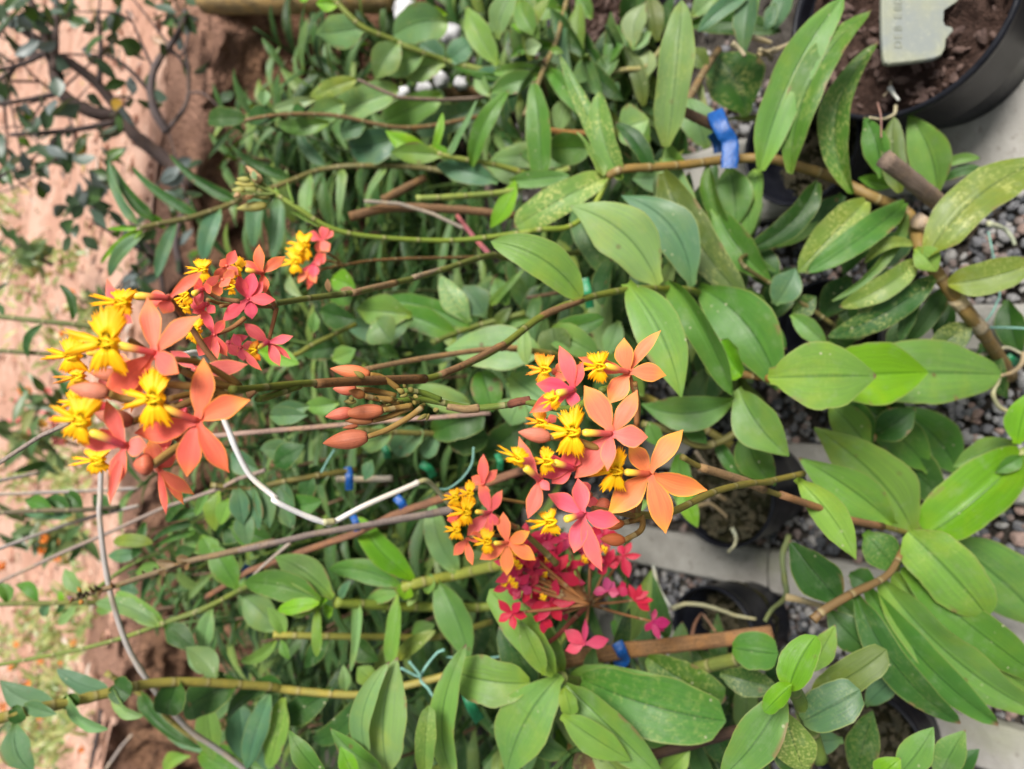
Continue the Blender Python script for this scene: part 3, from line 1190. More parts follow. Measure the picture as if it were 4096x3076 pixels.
stack_cane, _ = plant(
    'cane with three overlapping oval yellow-green leaves stacked one above the other, all pointing right', .31,
    '@21 1350 740 .37, 1470 752 .36, 1640 775 .34, @31 130 778 .31, 400 800 .30, 700 850 .31, 850 1020 .31, 720 1140 .31',
    (3.4, 4.4), '''
@21
1465 760 1335 540 230 k=n f=.5 s=rou y=.345 c=.3
1440 835 1745 1245 250 k=v f=.2 b=.05 y=.335 d=-.2
1420 900 852 930 215 k=v f=.35 b=-.12 y=.355
@31
105 772 762 762 400 k=l f=.2 s=ell y=.30 b=0 d=-.05 t=0
330 762 1075 738 370 k=n f=.2 s=ell y=.315 b=0 d=.02 t=0
560 740 1515 752 375 k=v f=.2 s=lan y=.325 b=0 d=.05 t=0
560 860 740 1180 210 k=g y=.33
''', 'l', (.23, .13, .035), 8)

pale_cane, _ = plant(
    'cane with one very wide pale leaf lying behind the bent brown stalk', .47,
    '@21 60 592 .45, 270 622 .45, 360 640 .455, 520 700 .46, 800 850 .46, 1100 1000 .44, 1400 1180 .40',
    (2.6, 3.8), '''
@21
275 620 -330 600 265 k=p f=.1 s=ell b=.02 y=.47
150 465 162 705 92 k=p m=.4 r=10 y=.44
350 640 318 470 190 k=o s=rou f=.3 y=.46
345 480 628 410 140 k=g f=.25 y=.465 s=ova
300 500 590 640 170 k=v f=.2 y=.47 s=ova
720 430 640 640 120 k=p y=.5
1205 505 1362 512 135 k=b y=.43
620 640 870 880 240 k=v y=.48
130 900 60 1060 200 k=p y=.5
60 760 420 1000 250 k=p y=.52 m=.05
''', 'p', (.25, .22, .05), 6)
part_tube(pale_cane, 'old_stalk', '@11 690 722 .44, 1010 660, 1400 603, 1640 590, @21 60 592 .45', .44, 1.8, 2.2, TAN, 'sheath')

fan_cane, fan_pts = plant(
    'bushy cane at lower right with a fan of long broad strap leaves', .25,
    '@32 985 240 .252, 930 320 .25, 830 490 .25, 620 600 .26, 450 700 .27, 380 760 .275',
    (2.2, 3.4), '''
@31
985 1705 388 1075 335 k=v f=.12 b=.08 d=-.05 y=.275 s=ell
860 1655 295 1255 270 k=l f=.15 b=.06 y=.262 s=ell d=-.05
280 1380 640 1870 185 k=l f=.25 b=-.06 y=.265 s=ell
@32
690 230 900 470 200 k=g y=.285 m=.3
860 480 1790 1235 300 k=v f=.2 b=.03 y=.262 s=lan d=-.1
700 560 1500 1390 230 k=g f=.2 b=.04 y=.268 s=lan d=-.1
1000 330 1100 500 200 k=d y=.28
600 480 760 560 150 k=d y=.285
955 225 1435 742 350 k=l f=.1 b=-.04 y=.245 s=ova d=-.1 m=.15
910 445 1800 1140 250 k=g f=.22 b=.02 y=.255 s=lan d=-.1
795 515 1760 1330 300 k=v f=.2 b=.05 y=.258 s=lan d=-.1
640 605 1272 1385 215 k=d f=.2 b=.07 y=.262 s=lan d=-.12
1150 240 1800 820 420 k=v f=.12 b=-.06 y=.268 d=-.08
550 655 238 280 255 k=d f=.15 y=.27 s=ell
470 700 740 970 190 k=d y=.285
520 640 850 860 200 k=g y=.29
@31
1080 1330 640 960 240 k=g f=.2 b=.06 y=.30
1260 1350 860 940 260 k=g f=.2 b=.1 y=.30
1180 1520 700 1090 260 k=d f=.2 y=.29
740 1130 1000 960 190 k=d y=.31
''', 'v', (.19, .12, .05), 8)
part_tube(fan_cane, 'flower_stalk', '@21 1100 1250 .25, 1210 1310 .25, 1420 1380 .25, 1590 1445 .25, @31 180 1480 .25, 500 1590 .25, @32 520 140 .25, 800 195 .25, 985 245 .25', .25, 1.6, 2.2, (.2, .17, .04), nodes=4)
part_tube(fan_cane, 'sheath', '@21 1210 1312 .249, 1420 1378 .249, 1592 1444 .249', .249, 2.3, 2.9, TAN, 'sheath')
part_tube(fan_cane, 'sheath', '@31 185 1478 .249, 500 1588 .249, @32 520 140 .249, 800 196 .249', .249, 2.4, 2.9, (.3, .16, .07), 'sheath')
part_tube(fan_cane, 'side_stalk', '@21 800 1600 .212, 1020 1588 .215, 1290 1462 .225, 1500 1410 .235, 1640 1402 .245, @31 100 1400, 320 1350 .26', .23, 1.7, 2.0, (.24, .2, .04), nodes=4)

edge_shoot, _ = plant(
    'young bright cane cut by the right edge, one broad channelled leaf folded like a gutter', .215,
    '@31 1760 1190 .19, 1700 1200 .2, 1640 1230 .205, 1610 1260 .21', (4, 4), '''
@31
1640 1235 1055 1730 345 k=n f=.55 b=-.05 s=rou y=.205 d=.06
1610 1170 1690 860 190 k=n f=.4 y=.21
1600 1160 1225 1310 160 k=v f=.3 y=.225
1650 1245 1480 1345 95 k=g f=.45 y=.2
1700 1220 1500 1600 120 k=v y=.23
''', 'n', (.15, .24, .03), 3)

foot_shoot, _ = plant(
    'young lime-green shoot near the bottom edge with water-white specks in its cupped top leaves', .235,
    '@32 245 1150 .225, 300 1250 .235, 360 1400 .24, 420 1600 .24', (4, 5), '''
@32
235 1180 400 855 215 k=n f=.3 s=ova y=.215 d=.06
255 1150 85 1318 130 k=n f=.5 s=ova y=.21
225 1180 -185 1720 255 k=v f=.3 b=-.05 y=.225 s=ell
340 1080 515 790 135 k=l y=.25
320 1370 665 1185 245 k=b f=.1 s=rou y=.235 m=.15
390 1200 825 940 190 k=o f=.1 y=.255 s=rou
700 1275 930 1070 130 k=b y=.265
200 1290 330 1690 255 k=y m=.8 f=.15 y=.245
@32 180 1400 340 1720 250 k=d m=.4 f=.15 y=.25
640 1700 740 1310 190 k=d m=.2 y=.27 f=.1
560 1480 160 1510 170 k=b y=.26
''', 'n', (.12, .2, .04), 4)

corner_shoot, _ = plant(
    'small cane at the bottom right corner with three short upright leaves', .205,
    '@32 1000 1800 .2, 1010 1740 .2, 1020 1690 .203', (4, 4), '''
@32
900 1690 1108 1408 185 k=v f=.4 y=.2 s=ell
1140 1720 1300 1425 175 k=v f=.4 m=.3 y=.203 s=ell
770 1720 910 1595 150 k=n f=.4 y=.2
1240 1720 1385 1540 110 k=d y=.21
''', 'v', (.13, .2, .04), 2)

rosette, ros_pts = plant(
    'leafy cane whose wide pale leaves spread like a star beside the flat tan stake', .42,
    '@22 372 1108 .40, 430 1130 .41, 560 1150 .43, 760 1160 .43, 980 1120 .42, 1250 1040 .38, 1500 980 .34', (4, 6), '''
@22
330 1085 -62 575 200 k=l f=.25 b=.05 y=.395 s=rou
270 1085 120 760 130 k=l f=.3 y=.388 s=ell
385 1095 60 640 190 k=v f=.2 y=.415 b=.06
180 1140 -270 1072 265 k=v f=.15 y=.42 s=rou
368 1088 40 1700 320 k=v f=.15 b=.06 y=.40 s=ell
370 1335 790 1610 190 k=l f=.2 b=.0 y=.385 s=ell d=-.1
395 1145 985 1720 250 k=v f=.2 b=-.02 y=.40 s=lan
500 1115 1365 1372 340 k=g f=.15 b=.02 y=.41 s=rou m=.2
430 1105 1180 1190 150 k=v f=.3 y=.425
890 985 1362 1245 225 k=g f=.15 m=.45 y=.41 s=rou
1180 925 1392 1165 170 k=d y=.42 m=.2
1330 1080 1700 1185 170 k=d y=.34 m=.5
1405 930 1680 965 215 k=g s=rou y=.32
390 1170 432 1335 110 k=l s=rou f=.4 y=.388
560 1380 1300 1250 160 k=v y=.43
700 1260 1100 1500 230 k=g y=.46
350 1420 480 1700 170 k=g y=.46
1280 1350 1420 1661 170 k=d y=.4 m=.2
980 1700 1150 1540 140 k=l y=.37
''', 'v', (.16, .2, .045), 5)
dl = leaves
leaves(rosette, ros_pts, '''
@22
845 1440 990 1235 120 k=x f=.5 b=.1 y=.37 m=.3
800 1420 685 1305 130 k=x f=.4 y=.37 m=.2
''', .39)
leaves(rosette, ros_pts, '''
@22
430 1480 700 1760 240 k=x f=.1 s=rou y=.44 m=.9
''', .39)

low_group = 'orchid canes'
gut, _ = plant(
    'cane at the bottom edge with a split wide grey-green leaf and narrow upright ones', .48,
    '@12 900 1800 .46, 960 1740 .47, 1060 1700 .48, 1200 1650 .48', (4, 5), '''
@12
835 1690 890 985 300 k=p f=.12 b=-.05 y=.47 s=ell t=-15
720 1600 840 1010 140 k=p f=.2 y=.475 b=-.1
1060 1690 1080 1275 112 k=v f=.2 y=.45 s=rou m=.35
1235 1720 1305 905 165 k=v f=.3 b=-.12 y=.455 s=lan
820 1680 485 1415 130 k=g f=.3 y=.46 s=ell
640 1720 545 1525 105 k=n f=.3 y=.45
470 1720 235 1425 125 k=g f=.3 y=.46 s=ell
900 1720 640 1370 110 k=d y=.5
''', 'v', (.15, .2, .04), 3)

# ------------------------------------------------------------------ tape, ties, stakes, cords
M['tape'] = make_plain('blue_tape', (.006, .060, .235), .36, (.009, .085, .32), 300, .35, 240, .35)
M['green_tie'] = make_plain('green_tie', (.008, .15, .055), .4, (.015, .20, .08), 200, .3, 200)
M['string'] = make_plain('mint_string', (.15, .33, .27), .7, (.22, .42, .35), 400, .4, 900)


def tie(label, pts, width, Y, m='tape', name='tape_wrap', thick=.0026, cat='tape'):
    """a flat strip wound round stem and stake; pts along its middle line in pixels"""
    q = fill_Y(parse_pts(pts), Y)
    P = [at(*p) for p in q]
    P = smooth_line(P, 6)
    V, F, U = [], [], []
    n = len(P)
    for i in range(n):
        Tn = (P[min(i + 1, n - 1)] - P[max(i - 1, 0)]).normalized()
        Nn = (CAM - P[i]).normalized()
        S = Tn.cross(Nn).normalized()
        w = .86 * width * K * depth(P[i]) / FPX / 2 * (1 + .12 * noise.noise(P[i] * 160))
        for k in range(9):
            a = math.pi * (k / 8)
            off = S * (-math.cos(a) * w) + Nn * (thick * .55 * math.sin(a) + .0006 * noise.noise(P[i] * 220 + Vector((k * .9, 0, 0))))
            V.append(P[i] + off)
            U.append((k / 8, i / n))
        V.append(P[i] - Nn * .001)
        U.append((.5, i / n))
    for i in range(n - 1):
        for k in range(10):
            a, b = i * 10 + k, i * 10 + (k + 1) % 10
            F.append((a, b, b + 10, a + 10))
    return tag(mesh_obj(name, V, F, M[m], None, U), label, cat, 'ties round stems')


def stake(label, txt, Y, w0, w1, color, name='wooden_stake', cat='stake', square=True, m='wood', seg=12, flat=.75):
    q = fill_Y(parse_pts(txt), Y)
    P = [at(*p) for p in q]
    d = depth(P[0])
    P2 = []
    for a, b in zip(P[:-1], P[1:]):
        for i in range(8):
            P2.append(a.lerp(b, i / 8))
    P2.append(P[-1])
    r0, r1 = w0 * K * d / FPX / 2, w1 * K * depth(P[-1]) / FPX / 2
    V, F, U = tube(P2, lambda t: r0 + (r1 - r0) * t, seg, flat, wob=.2, square=square)
    return tag(mesh_obj(name, V, F, M[m], None, U, tint(color, .05)), label, cat, 'stakes and dry stalks')


stake('short dark grooved stake end leaning into the bright blue tape', '@20 1040 640 .435, 1230 730 .43, 1400 815 .42', .43, 62, 66, (.16, .105, .075))
stake('grey-brown square stake with a sawn end beside the cane foot at right', '@30 815 962 .27, 1000 1110 .262, 1180 1255 .257, 1330 1390 .25', .27, 112, 105, (.23, .165, .12))
stake('flat tan stake lying across below the crimson flowers', '@22 345 1000 .43, 760 945 .42, 1400 872 .385, 1640 835 .36', .42, 108, 92, (.30, .165, .075))
stake('dark rotten stick below the star of pale leaves', '@22 905 1580 .36, 1150 1510 .35, 1430 1430 .33', .35, 80, 95, (.075, .045, .03), square=False)
tie('bright blue tape strip wound round the brown cane and its stake at upper right', '@20 1298 668 .42, 1318 730 .413, 1352 800 .408, 1385 850 .4055, 1390 920 .4045, 1384 1014 .405', 116, .41)
tie('loose short blue tape tail sticking out behind the bright blue wrap', '@20 1285 800 .428, 1320 860 .43, 1330 920 .43', 90, .43)
tie('dark blue tape band round the flat tan stake', '@22 705 895 .418, 735 955 .413, 748 1010 .418, 690 1030 .43', 78, .418)
tie('green plastic tie behind the star of pale leaves, below the hanging mint string', '@12 1310 1200 .52, 1340 1290 .515, 1390 1370 .52', 80, .52, 'green_tie', 'plastic_tie', cat='tie')


def cord(label, txt, Y, r, name='string', cat='string', group='mint strings', m='string'):
    q = fill_Y(parse_pts(txt), Y)
    V, F, U = tube(smooth_line([at(*p) for p in q], 8), lambda t: r / 1000, 7, wob=.25)
    return tag(mesh_obj(name, V, F, M[m], None, U, (.4, .4, .3, 1)), label, cat, group)


cord('mint-green string tied round the pale cane foot at the right edge', '@31 1240 630 .262, 1310 560 .255, 1365 482 .248, 1500 468 .235, 1720 476 .21', .25, 1.1)
cord('mint-green string loop hanging above the pale cane foot at right', '@31 1365 482 .248, 1440 410 .245, 1490 320 .245, 1505 230 .25, @30 1440 1400 .27', .25, 1.0)
cord('mint-green string hanging between the yellow-stemmed canes at bottom', '@12 1175 940 .52, 1120 970 .525, 1030 1105 .53, 1080 1180 .52, 1140 1280 .5, 1170 1340 .49', .52, 1.2)
cord('mint-green string crossing from the split grey-green leaf to the loop of string', '@12 910 1050 .53, 1030 1105 .525, 960 1010 .53', .53, 1.1)
cord('thin mint-green string lying along above the star of pale leaves', '@12 1190 985 .6, 1400 992 .55, 1560 975 .5', .55, .9)
cord('thin curled string dropping from the dry leaf to the small orange flowers', '@11 1350 1190 .5, 1340 1290 .5, 1280 1380 .5, 1200 1440 .5, 1130 1445 .5', .5, .9)
cord('short string end sticking up beside the closed salmon buds', '@11 430 1345 .62, 470 1270 .62, 510 1205 .62', .62, .9)
# ================================================================== flower heads
# --- the largest head, on the front cane
A = front_cane
Yf = .262
flower(A, '01', (1190, 1030), Yf, [(1228, 650, 150), (1512, 905, 145), (1385, 1345, 125), (1128, 1370, 150), (812, 1105, 160)],
       (985, 968), (935, 900, 195, 180, .95), (.95, .17, .075), dd=-8, ped=[(1060, 1200), (930, 1300)])
flower(A, '01', (935, 622), Yf, [(888, 282, 128), (1215, 398, 135), (1080, 745, 140, -8), (630, 902, 165), (790, 990, 70, 8)],
       (725, 580), (655, 560, 225, 180, .95), (.94, .17, .09), dd=-3)
flower(A, '01', (752, 1182), Yf, [(640, 905, 100), (600, 1080, 90), (462, 1155, 95), (888, 1185, 130), (700, 1435, 105), (662, 1538, 62, -6)],
       (565, 1125), (490, 1030, 185, 195, .9), (.92, .14, .10), dd=0)
flower(A, '01', (1020, 290), Yf + .012, [(1222, 130, 75), (890, 285, 110), (985, 385, 100)],
       (830, 255), (740, 315, 175, 185, .55), (.93, .17, .08), dd=6, ped=[(1090, 380), (1170, 490), (1270, 640), (1450, 825)])
flower(A, '01', (720, 395), Yf + .012, [(645, 175, 65), (620, 490, 60), (800, 440, 60)], None, None, (.80, .11, .11), dd=10)
flower(A, '01', (955, 1322), Yf + .006, [(1172, 1475, 85), (1110, 1540, 62), (1003, 1598, 48), (900, 1150, 110, 6), (1050, 1225, 100, 6)],
       None, (590, 1270, 155, 178, .5), (.94, .17, .08), dd=8)
flower(A, '01', (700, 640), Yf + .016, [(850, 790, 90), (760, 690, 80)], (560, 600), (440, 640, 175, 185, .6), SALMON, dd=16)
flower(A, '01', (610, 830), Yf + .016, [(700, 905, 70), (640, 760, 60)], None, (470, 765, 150, 172, .5), SALMON, dd=20, lipc=(.90, .30, .02))
flower(A, '01', (590, 960), Yf + .012, [(660, 930, 80), (560, 905, 80)], None, (465, 915, 125, 170, .7), (.82, .06, .07), dd=8)
flower(A, '01', (1180, 720), Yf + .012, [(1498, 690, 105), (1030, 610, 80), (1285, 775, 75)], None, None, (.81, .13, .10), dd=10, ped=[(1300, 770), (1420, 840)])
flower(A, '01', (1120, 975), Yf + .014, [(1090, 900, 60), (1085, 990, 60)], None, None, (.80, .08, .10), dd=12)
flower(A, '01', (1010, 1200), Yf + .012, [(900, 1240, 90), (985, 1110, 90), (1045, 1290, 80)], None, None, (.82, .13, .08), dd=14)
bud(A, '01', (655, 865), (418, 832), 112, Yf, (.52, .18, .11), ped=[(760, 900), (1000, 900)], dd=-2)
bud(A, '01', (745, 765), (545, 742), 85, Yf, (.48, .16, .09), dd=12, ped=[(900, 800), (1250, 830)])
bud(A, '01', (800, 1040), (570, 985), 110, Yf, (.46, .15, .09), dd=8, ped=[(900, 1000), (1200, 900)])
bud(A, '01', (925, 1290), (800, 1300), 135, Yf, (.60, .15, .08), dd=-2, ped=[(1050, 1200), (1130, 1160), (1200, 1060)])
for a, b_, c_ in (((1450, 822), (1230, 690), (1060, 660)), ((1440, 830), (1250, 800), (1040, 700)), ((1400, 850), (1200, 860), (1020, 900)),
                  ((1400, 860), (1270, 900), (1060, 1150)), ((1430, 840), (1080, 720), (780, 540))):
    part_tube(A, 'flower_stalk', '@01 %d %d .270, %d %d .268, %d %d .266' % (*a, *b_, *c_), .268, 1.3, 1.0, (.27, .16, .04))

# --- the second head: pinker, a little farther off
second_cane, _ = plant(
    'orchid stalk behind the largest head carrying the pinker flower cluster beside it', .40,
    '@01 1661 350 .40, @11 150 325 .405, 400 285 .42, 640 255 .43, 870 200 .45, 1100 140 .47, 1450 30 .50, @20 100 1560 .52, 700 1500 .55', (1.7, 3.0),
    '@11\n480 255 468 172 40 k=x f=.5 y=.42\n640 250 540 240 40 k=x y=.43\n', 'x', (.15, .17, .04), 8)
part_tube(second_cane, 'sheath', '@11 610 262 .428, 760 225 .44, 880 198 .45', .44, 2.2, 2.4, TAN, 'sheath')
part_tube(second_cane, 'sheath', '@11 985 165 .458, 1200 105 .48, 1450 28 .50', .48, 1.9, 2.4, (.36, .27, .17), 'sheath')
B2 = second_cane
Y2 = .385
flower(B2, '01', (1582, 140), Y2, [(1565, -35, 72), (1725, 38, 70), (1470, 65, 65), (1602, 262, 70)], (1500, 120), (1440, 115, 75, 200, .9), (.86, .15, .06), ped=[(1620, 260), (1661, 340)])
flower(B2, '01', (1500, 295), Y2, [(1528, 132, 92), (1440, 150, 75), (1664, 302, 82), (1522, 418, 80), (1345, 432, 82), (1590, 190, 70)], None, (1400, 225, 50, 180), (.80, .075, .085), edge=.3)
flower(B2, '01', (1295, 512), Y2 - .01, [(1212, 350, 62), (1200, 640, 95), (1372, 640, 66), (1312, 662, 55), (1360, 420, 60)], None, (1180, 480, 95, 185, .7), (.82, .10, .09), ped=[(1400, 470), (1480, 410)])
flower(B2, '01', (1620, 558), Y2, [(1770, 520, 62), (1690, 700, 70), (1475, 442, 85), (1755, 660, 40)], (1560, 580), (1530, 610, 85, 170, .7), (.78, .10, .11), ped=[(1640, 480), (1670, 350)], lipc=(.85, .22, .02))
flower(B2, '01', (1225, 235), Y2 - .01, [(1280, 222, 75), (1150, 160, 70), (1190, 340, 60), (1330, 150, 60), (1170, 250, 80)], (1180, 265), (1120, 278, 75, 150, .8), (.82, .12, .09), ped=[(1320, 290), (1450, 310)])
flower(B2, '01', (1370, 95), Y2, [(1420, 0, 70), (1330, 60, 70), (1440, 150, 60), (1290, 180, 70)], None, (1225, 120, 105, 180, .65), (.84, .15, .08))
flower(B2, '01', (1455, 590), Y2, [(1582, 728, 50), (1410, 505, 60), (1470, 670, 65), (1540, 560, 60)], None, None, (.78, .10, .10))
flower(B2, '01', (1250, 330), Y2 - .008, [(1130, 320, 80), (1160, 380, 60), (1300, 380, 60)], None, (1130, 340, 70, 190, .8), (.80, .07, .09))
flower(B2, '01', (1345, 180), Y2, [(1380, 215, 90), (1300, 290, 70), (1420, 120, 60)], None, None, (.78, .16, .08))
flower(B2, '01', (1380, 560), Y2 + .01, [(1440, 640, 70), (1340, 620, 60), (1500, 520, 60)], None, None, (.74, .085, .10))
flower(B2, '01', (1220, 440), Y2, [(1170, 420, 80), (1150, 540, 70)], None, (1180, 510, 80, 200, .6), SALMON)
for x in (1250, 1330, 1420):
    part_tube(B2, 'flower_stalk', '@01 %d %d .39, %d %d .395, 1661 345 .40' % (x, 300 + (x - 1250) * .5, x + 120, 330), .39, 1.0, 1.0, (.27, .15, .05))

# --- the small yellow and pink head farther back
small_cane, _ = plant(
    'thin brown stalk topped by the small yellow and pink flower cluster', .58,
    '@11 560 95 .58, 640 78, 760 62, 1000 50 .60, 1300 45, 1600 38 .63', (1.3, 1.8), '', 'd', (.22, .12, .05), 6)
for x, y in ((470, 20), (430, 60), (400, 130), (480, 110)):
    part_tube(small_cane, 'flower_stalk', '@11 %d %d .575, %d %d .577, 570 95 .58' % (x, y, (x + 560) // 2, (y + 80) // 2), .58, 1.2, 1.1, (.25, .15, .05))
flower(small_cane, '11', (430, -60), .575, [(500, -140, 80), (355, -105, 70), (480, 10, 70), (410, 20, 60), (460, -160, 60)], None, (330, -25, 105, 180, .9), (.83, .13, .09), fine=70)
flower(small_cane, '11', (385, 80), .575, [(455, 20, 70), (345, 240, 55), (300, 190, 60), (380, 170, 70), (430, 60, 60)], None, (275, 75, 90, 180, .9), (.80, .09, .09), fine=70)
flower(small_cane, '11', (350, 120), .578, [(290, 200, 50), (400, 200, 50)], None, (290, 20, 80, 190, .9), (.85, .16, .06), fine=70)

# --- the closed buds and the right-hand head: one stalk
right_cane, _ = plant(
    'stalk bearing the closed salmon buds and the bright orange head right of them', .24,
    '@11 820 925 .30, 1000 900 .30, 1130 915 .298, 1250 940 .295, 1370 955 .29, 1590 930 .28, @21 130 910 .27, 400 960 .26, 600 870 .255, 620 845 .255, 700 835 .26', (1.5, 1.8), '', 'g', (.14, .2, .03), 8)
Rc = right_cane
part_tube(Rc, 'sheath', '@11 1575 932 .279, @21 90 922 .272, 180 905 .268', .27, 2.0, 2.0, (.22, .075, .04), 'sheath')
part_tube(Rc, 'sheath', '@11 1190 945 .296, 1300 962 .292, 1378 955 .29', .29, 1.6, 2.2, (.33, .22, .10), 'sheath')
part_tube(Rc, 'side_stalk', '@11 930 850 .299, 1040 862 .299, 1150 905 .297', .298, 1.4, 1.6, GREEN)
Yb = .298
bud(Rc, '11', (722, 752), (485, 716), 88, Yb, (.52, .16, .07), ped=[(800, 770), (900, 840)], dd=6)
bud(Rc, '11', (640, 842), (500, 838), 78, Yb, (.55, .15, .09), dd=10, ped=[(750, 850), (880, 880)])
bud(Rc, '11', (690, 880), (595, 850), 62, Yb, (.42, .17, .05), dd=0, ped=[(760, 895), (860, 905)])
bud(Rc, '11', (620, 975), (455, 1008), 78, Yb, (.56, .15, .10), dd=8, ped=[(750, 960), (900, 920)])
bud(Rc, '11', (802, 968), (558, 990), 92, Yb, (.55, .16, .07), dd=-2, ped=[(880, 955), (975, 940)])
bud(Rc, '11', (740, 1030), (575, 1032), 52, Yb, (.42, .16, .06), dd=3, ped=[(860, 1000), (980, 945)])
bud(Rc, '11', (650, 1062), (560, 1075), 30, Yb, (.42, .13, .06), dd=6)
bud(Rc, '11', (708, 1128), (440, 1168), 118, Yb, (.56, .17, .09), dd=-4, ped=[(830, 1085), (960, 1010), (1040, 950)])
for (x, y), (x2, y2), w in (((930, 860), (885, 840), 36), ((950, 870), (905, 885), 30), ((985, 850), (950, 835), 34), ((990, 880), (1015, 890), 26), ((940, 830), (925, 812), 22),
                            ((1070, 995), (1010, 1025), 30), ((1080, 990), (1065, 1030), 24), ((1110, 970), (1140, 960), 30), ((640, 915), (565, 915), 34), ((620, 905), (600, 890), 30), ((1000, 930), (985, 910), 28), ((690, 770), (625, 730), 36)):
    bud(Rc, '11', (x, y), (x2, y2), w, Yb - .002, (.24, .20, .05), dd=-3)
for i in range(9):
    x = 780 + i * 34
    part_tube(Rc, 'bract', '@11 %d %d .298, %d %d .296' % (x, 905 + (i % 3) * 14, x - 26, 885 + (i % 3) * 26), .297, .9, .25, (.25, .24, .07))
Yr = .195
O_ = lambda *a, **k: flower(Rc, '21', *a, **k)
O_((900, 1350), Yr, [(1106, 1085, 130), (1252, 1450, 150), (1000, 1712, 155), (652, 1592, 170), (780, 1175, 130)], (775, 1345), (700, 1335, 165, 185, .9), (.90, .20, .055), dd=-8, ped=[(830, 1420), (800, 1580)])
O_((672, 1108), Yr, [(508, 818, 160), (828, 845, 125), (893, 1130, 145), (650, 1335, 95, -5), (452, 1378, 175)], (525, 1105), (440, 1100, 165, 180, .95), (.86, .17, .085), dd=-6)
O_((775, 738), Yr + .008, [(750, 530, 125), (972, 485, 85), (1005, 758, 118), (655, 928, 135), (470, 645, 95)], (645, 692), (600, 705, 118, 180, .75), (.90, .20, .08), dd=0, ped=[(820, 900), (825, 1060)])
O_((440, 845), Yr + .006, [(358, 578, 105), (502, 675, 85), (218, 808, 120), (432, 948, 90), (178, 985, 110)], (350, 850), (320, 905, 80, 150, .8), (.84, .10, .11), dd=0)
O_((330, 735), Yr + .012, [(400, 790, 60), (380, 690, 60)], None, (270, 725, 110, 180, .9), SALMON, dd=8, lipc=(.92, .32, .02))
O_((440, 1315), Yr + .004, [(380, 1230, 120), (312, 1410, 115), (230, 1365, 90), (455, 1240, 80), (240, 1240, 75)], (340, 1285), (285, 1275, 85, 180, .9), (.84, .08, .09), dd=2)
O_((238, 1385), Yr + .004, [(115, 1125, 82), (168, 1622, 98), (300, 1450, 60)], (165, 1335), (110, 1255, 125, 205, .45), (.85, .14, .10), dd=2)
O_((290, 1040), Yr + .012, [(340, 1000, 60), (220, 1020, 60)], None, (245, 1040, 85, 185, .8), SALMON, dd=10, lipc=(.90, .30, .02))
O_((500, 1595), Yr + .002, [(470, 1378, 115), (722, 1640, 125), (618, 1945, 105), (445, 1830, 120), (290, 1475, 110)], (430, 1625), (305, 1640, 120, 170, .7), (.85, .11, .11), dd=0)
O_((540, 1480), Yr + .012, [(500, 1400, 80), (560, 1560, 80)], None, None, (.84, .13, .1), dd=10)
bud(Rc, '21', (300, 1130), (110, 1100), 92, Yr + .004, (.60, .19, .12), dd=4, ped=[(420, 1140), (600, 1200)])
bud(Rc, '21', (660, 1530), (580, 1545), 78, Yr + .01, (.55, .15, .08), dd=8)
bud(Rc, '22', (750, 280), (605, 270), 78, Yr + .012, (.60, .17, .06), dd=6, ped=[(850, 220), (860, 150), (830, 120)])
bud(Rc, '22', (745, 175), (620, 200), 62, Yr + .012, (.50, .16, .05), dd=10, ped=[(840, 150), (850, 130)])
bud(Rc, '22', (650, 55), (575, 60), 70, Yr + .01, (.55, .13, .07), dd=10)
for a, b_ in (((830, 1610), (620, 1180)), ((830, 1610), (720, 1400)), ((840, 1615), (560, 1560)), ((825, 1080), (815, 800)), ((830, 1600), (850, 1300))):
    part_tube(Rc, 'flower_stalk', '@21 %d %d .213, %d %d .208, %d %d .203' % (*a, (a[0] + b_[0]) // 2 + 15, (a[1] + b_[1]) // 2, *b_), .21, 1.2, 1.0, (.3, .18, .05))

# --- small orange head under it
ember_cane, _ = plant(
    'short stalk with the smaller orange flower head between the white stalk and the crimson cluster', .36,
    '@12 1610 200 .36, 1661 240 .365, 1760 330 .37, 1850 420 .37', (1.6, 2.2), '', 'd', (.2, .16, .04), 4)
E = ember_cane
flower(E, '12', (1555, 295), .35, [(1530, 108, 88), (1690, 225, 82), (1725, 400, 92), (1550, 495, 92), (1388, 395, 95)], (1490, 300), (1435, 290, 88, 180, .95), (.90, .21, .06), dd=-4, ped=[(1600, 260), (1640, 230)])
flower(E, '12', (1450, 112), .355, [(1380, -60, 75), (1525, -25, 72), (1500, 188, 75), (1310, 255, 85), (1425, 275, 55)], (1385, 105), (1310, 110, 100, 185, .95), (.85, .13, .10), dd=0, ped=[(1540, 160), (1610, 200)])
flower(E, '11', (1408, 1415), .358, [(1410, 1232, 72), (1495, 1325, 60), (1338, 1370, 70), (1430, 1500, 70)], None, (1330, 1470, 70, 180), (.85, .14, .08), dd=6)
flower(E, '12', (1310, 275), .358, [(1228, 370, 70), (1345, 432, 55), (1400, 240, 70)], None, (1250, 215, 80, 180, .8), (.87, .16, .07), dd=6)
flower(E, '12', (1260, 130), .36, [(1190, 160, 70), (1300, 170, 60)], None, (1240, 20, 75, 180, .8), (.86, .08, .05), dd=8)
for a, b_ in (((1661, 240), (1450, 130)), ((1661, 240), (1330, 260)), ((1700, 60), (1460, 20))):
    part_tube(E, 'flower_stalk', '@12 %d %d .366, %d %d .364, %d %d .360' % (*a, (a[0] + b_[0]) // 2, (a[1] + b_[1]) // 2, *b_), .36, 1.1, 1.0, (.3, .17, .05))

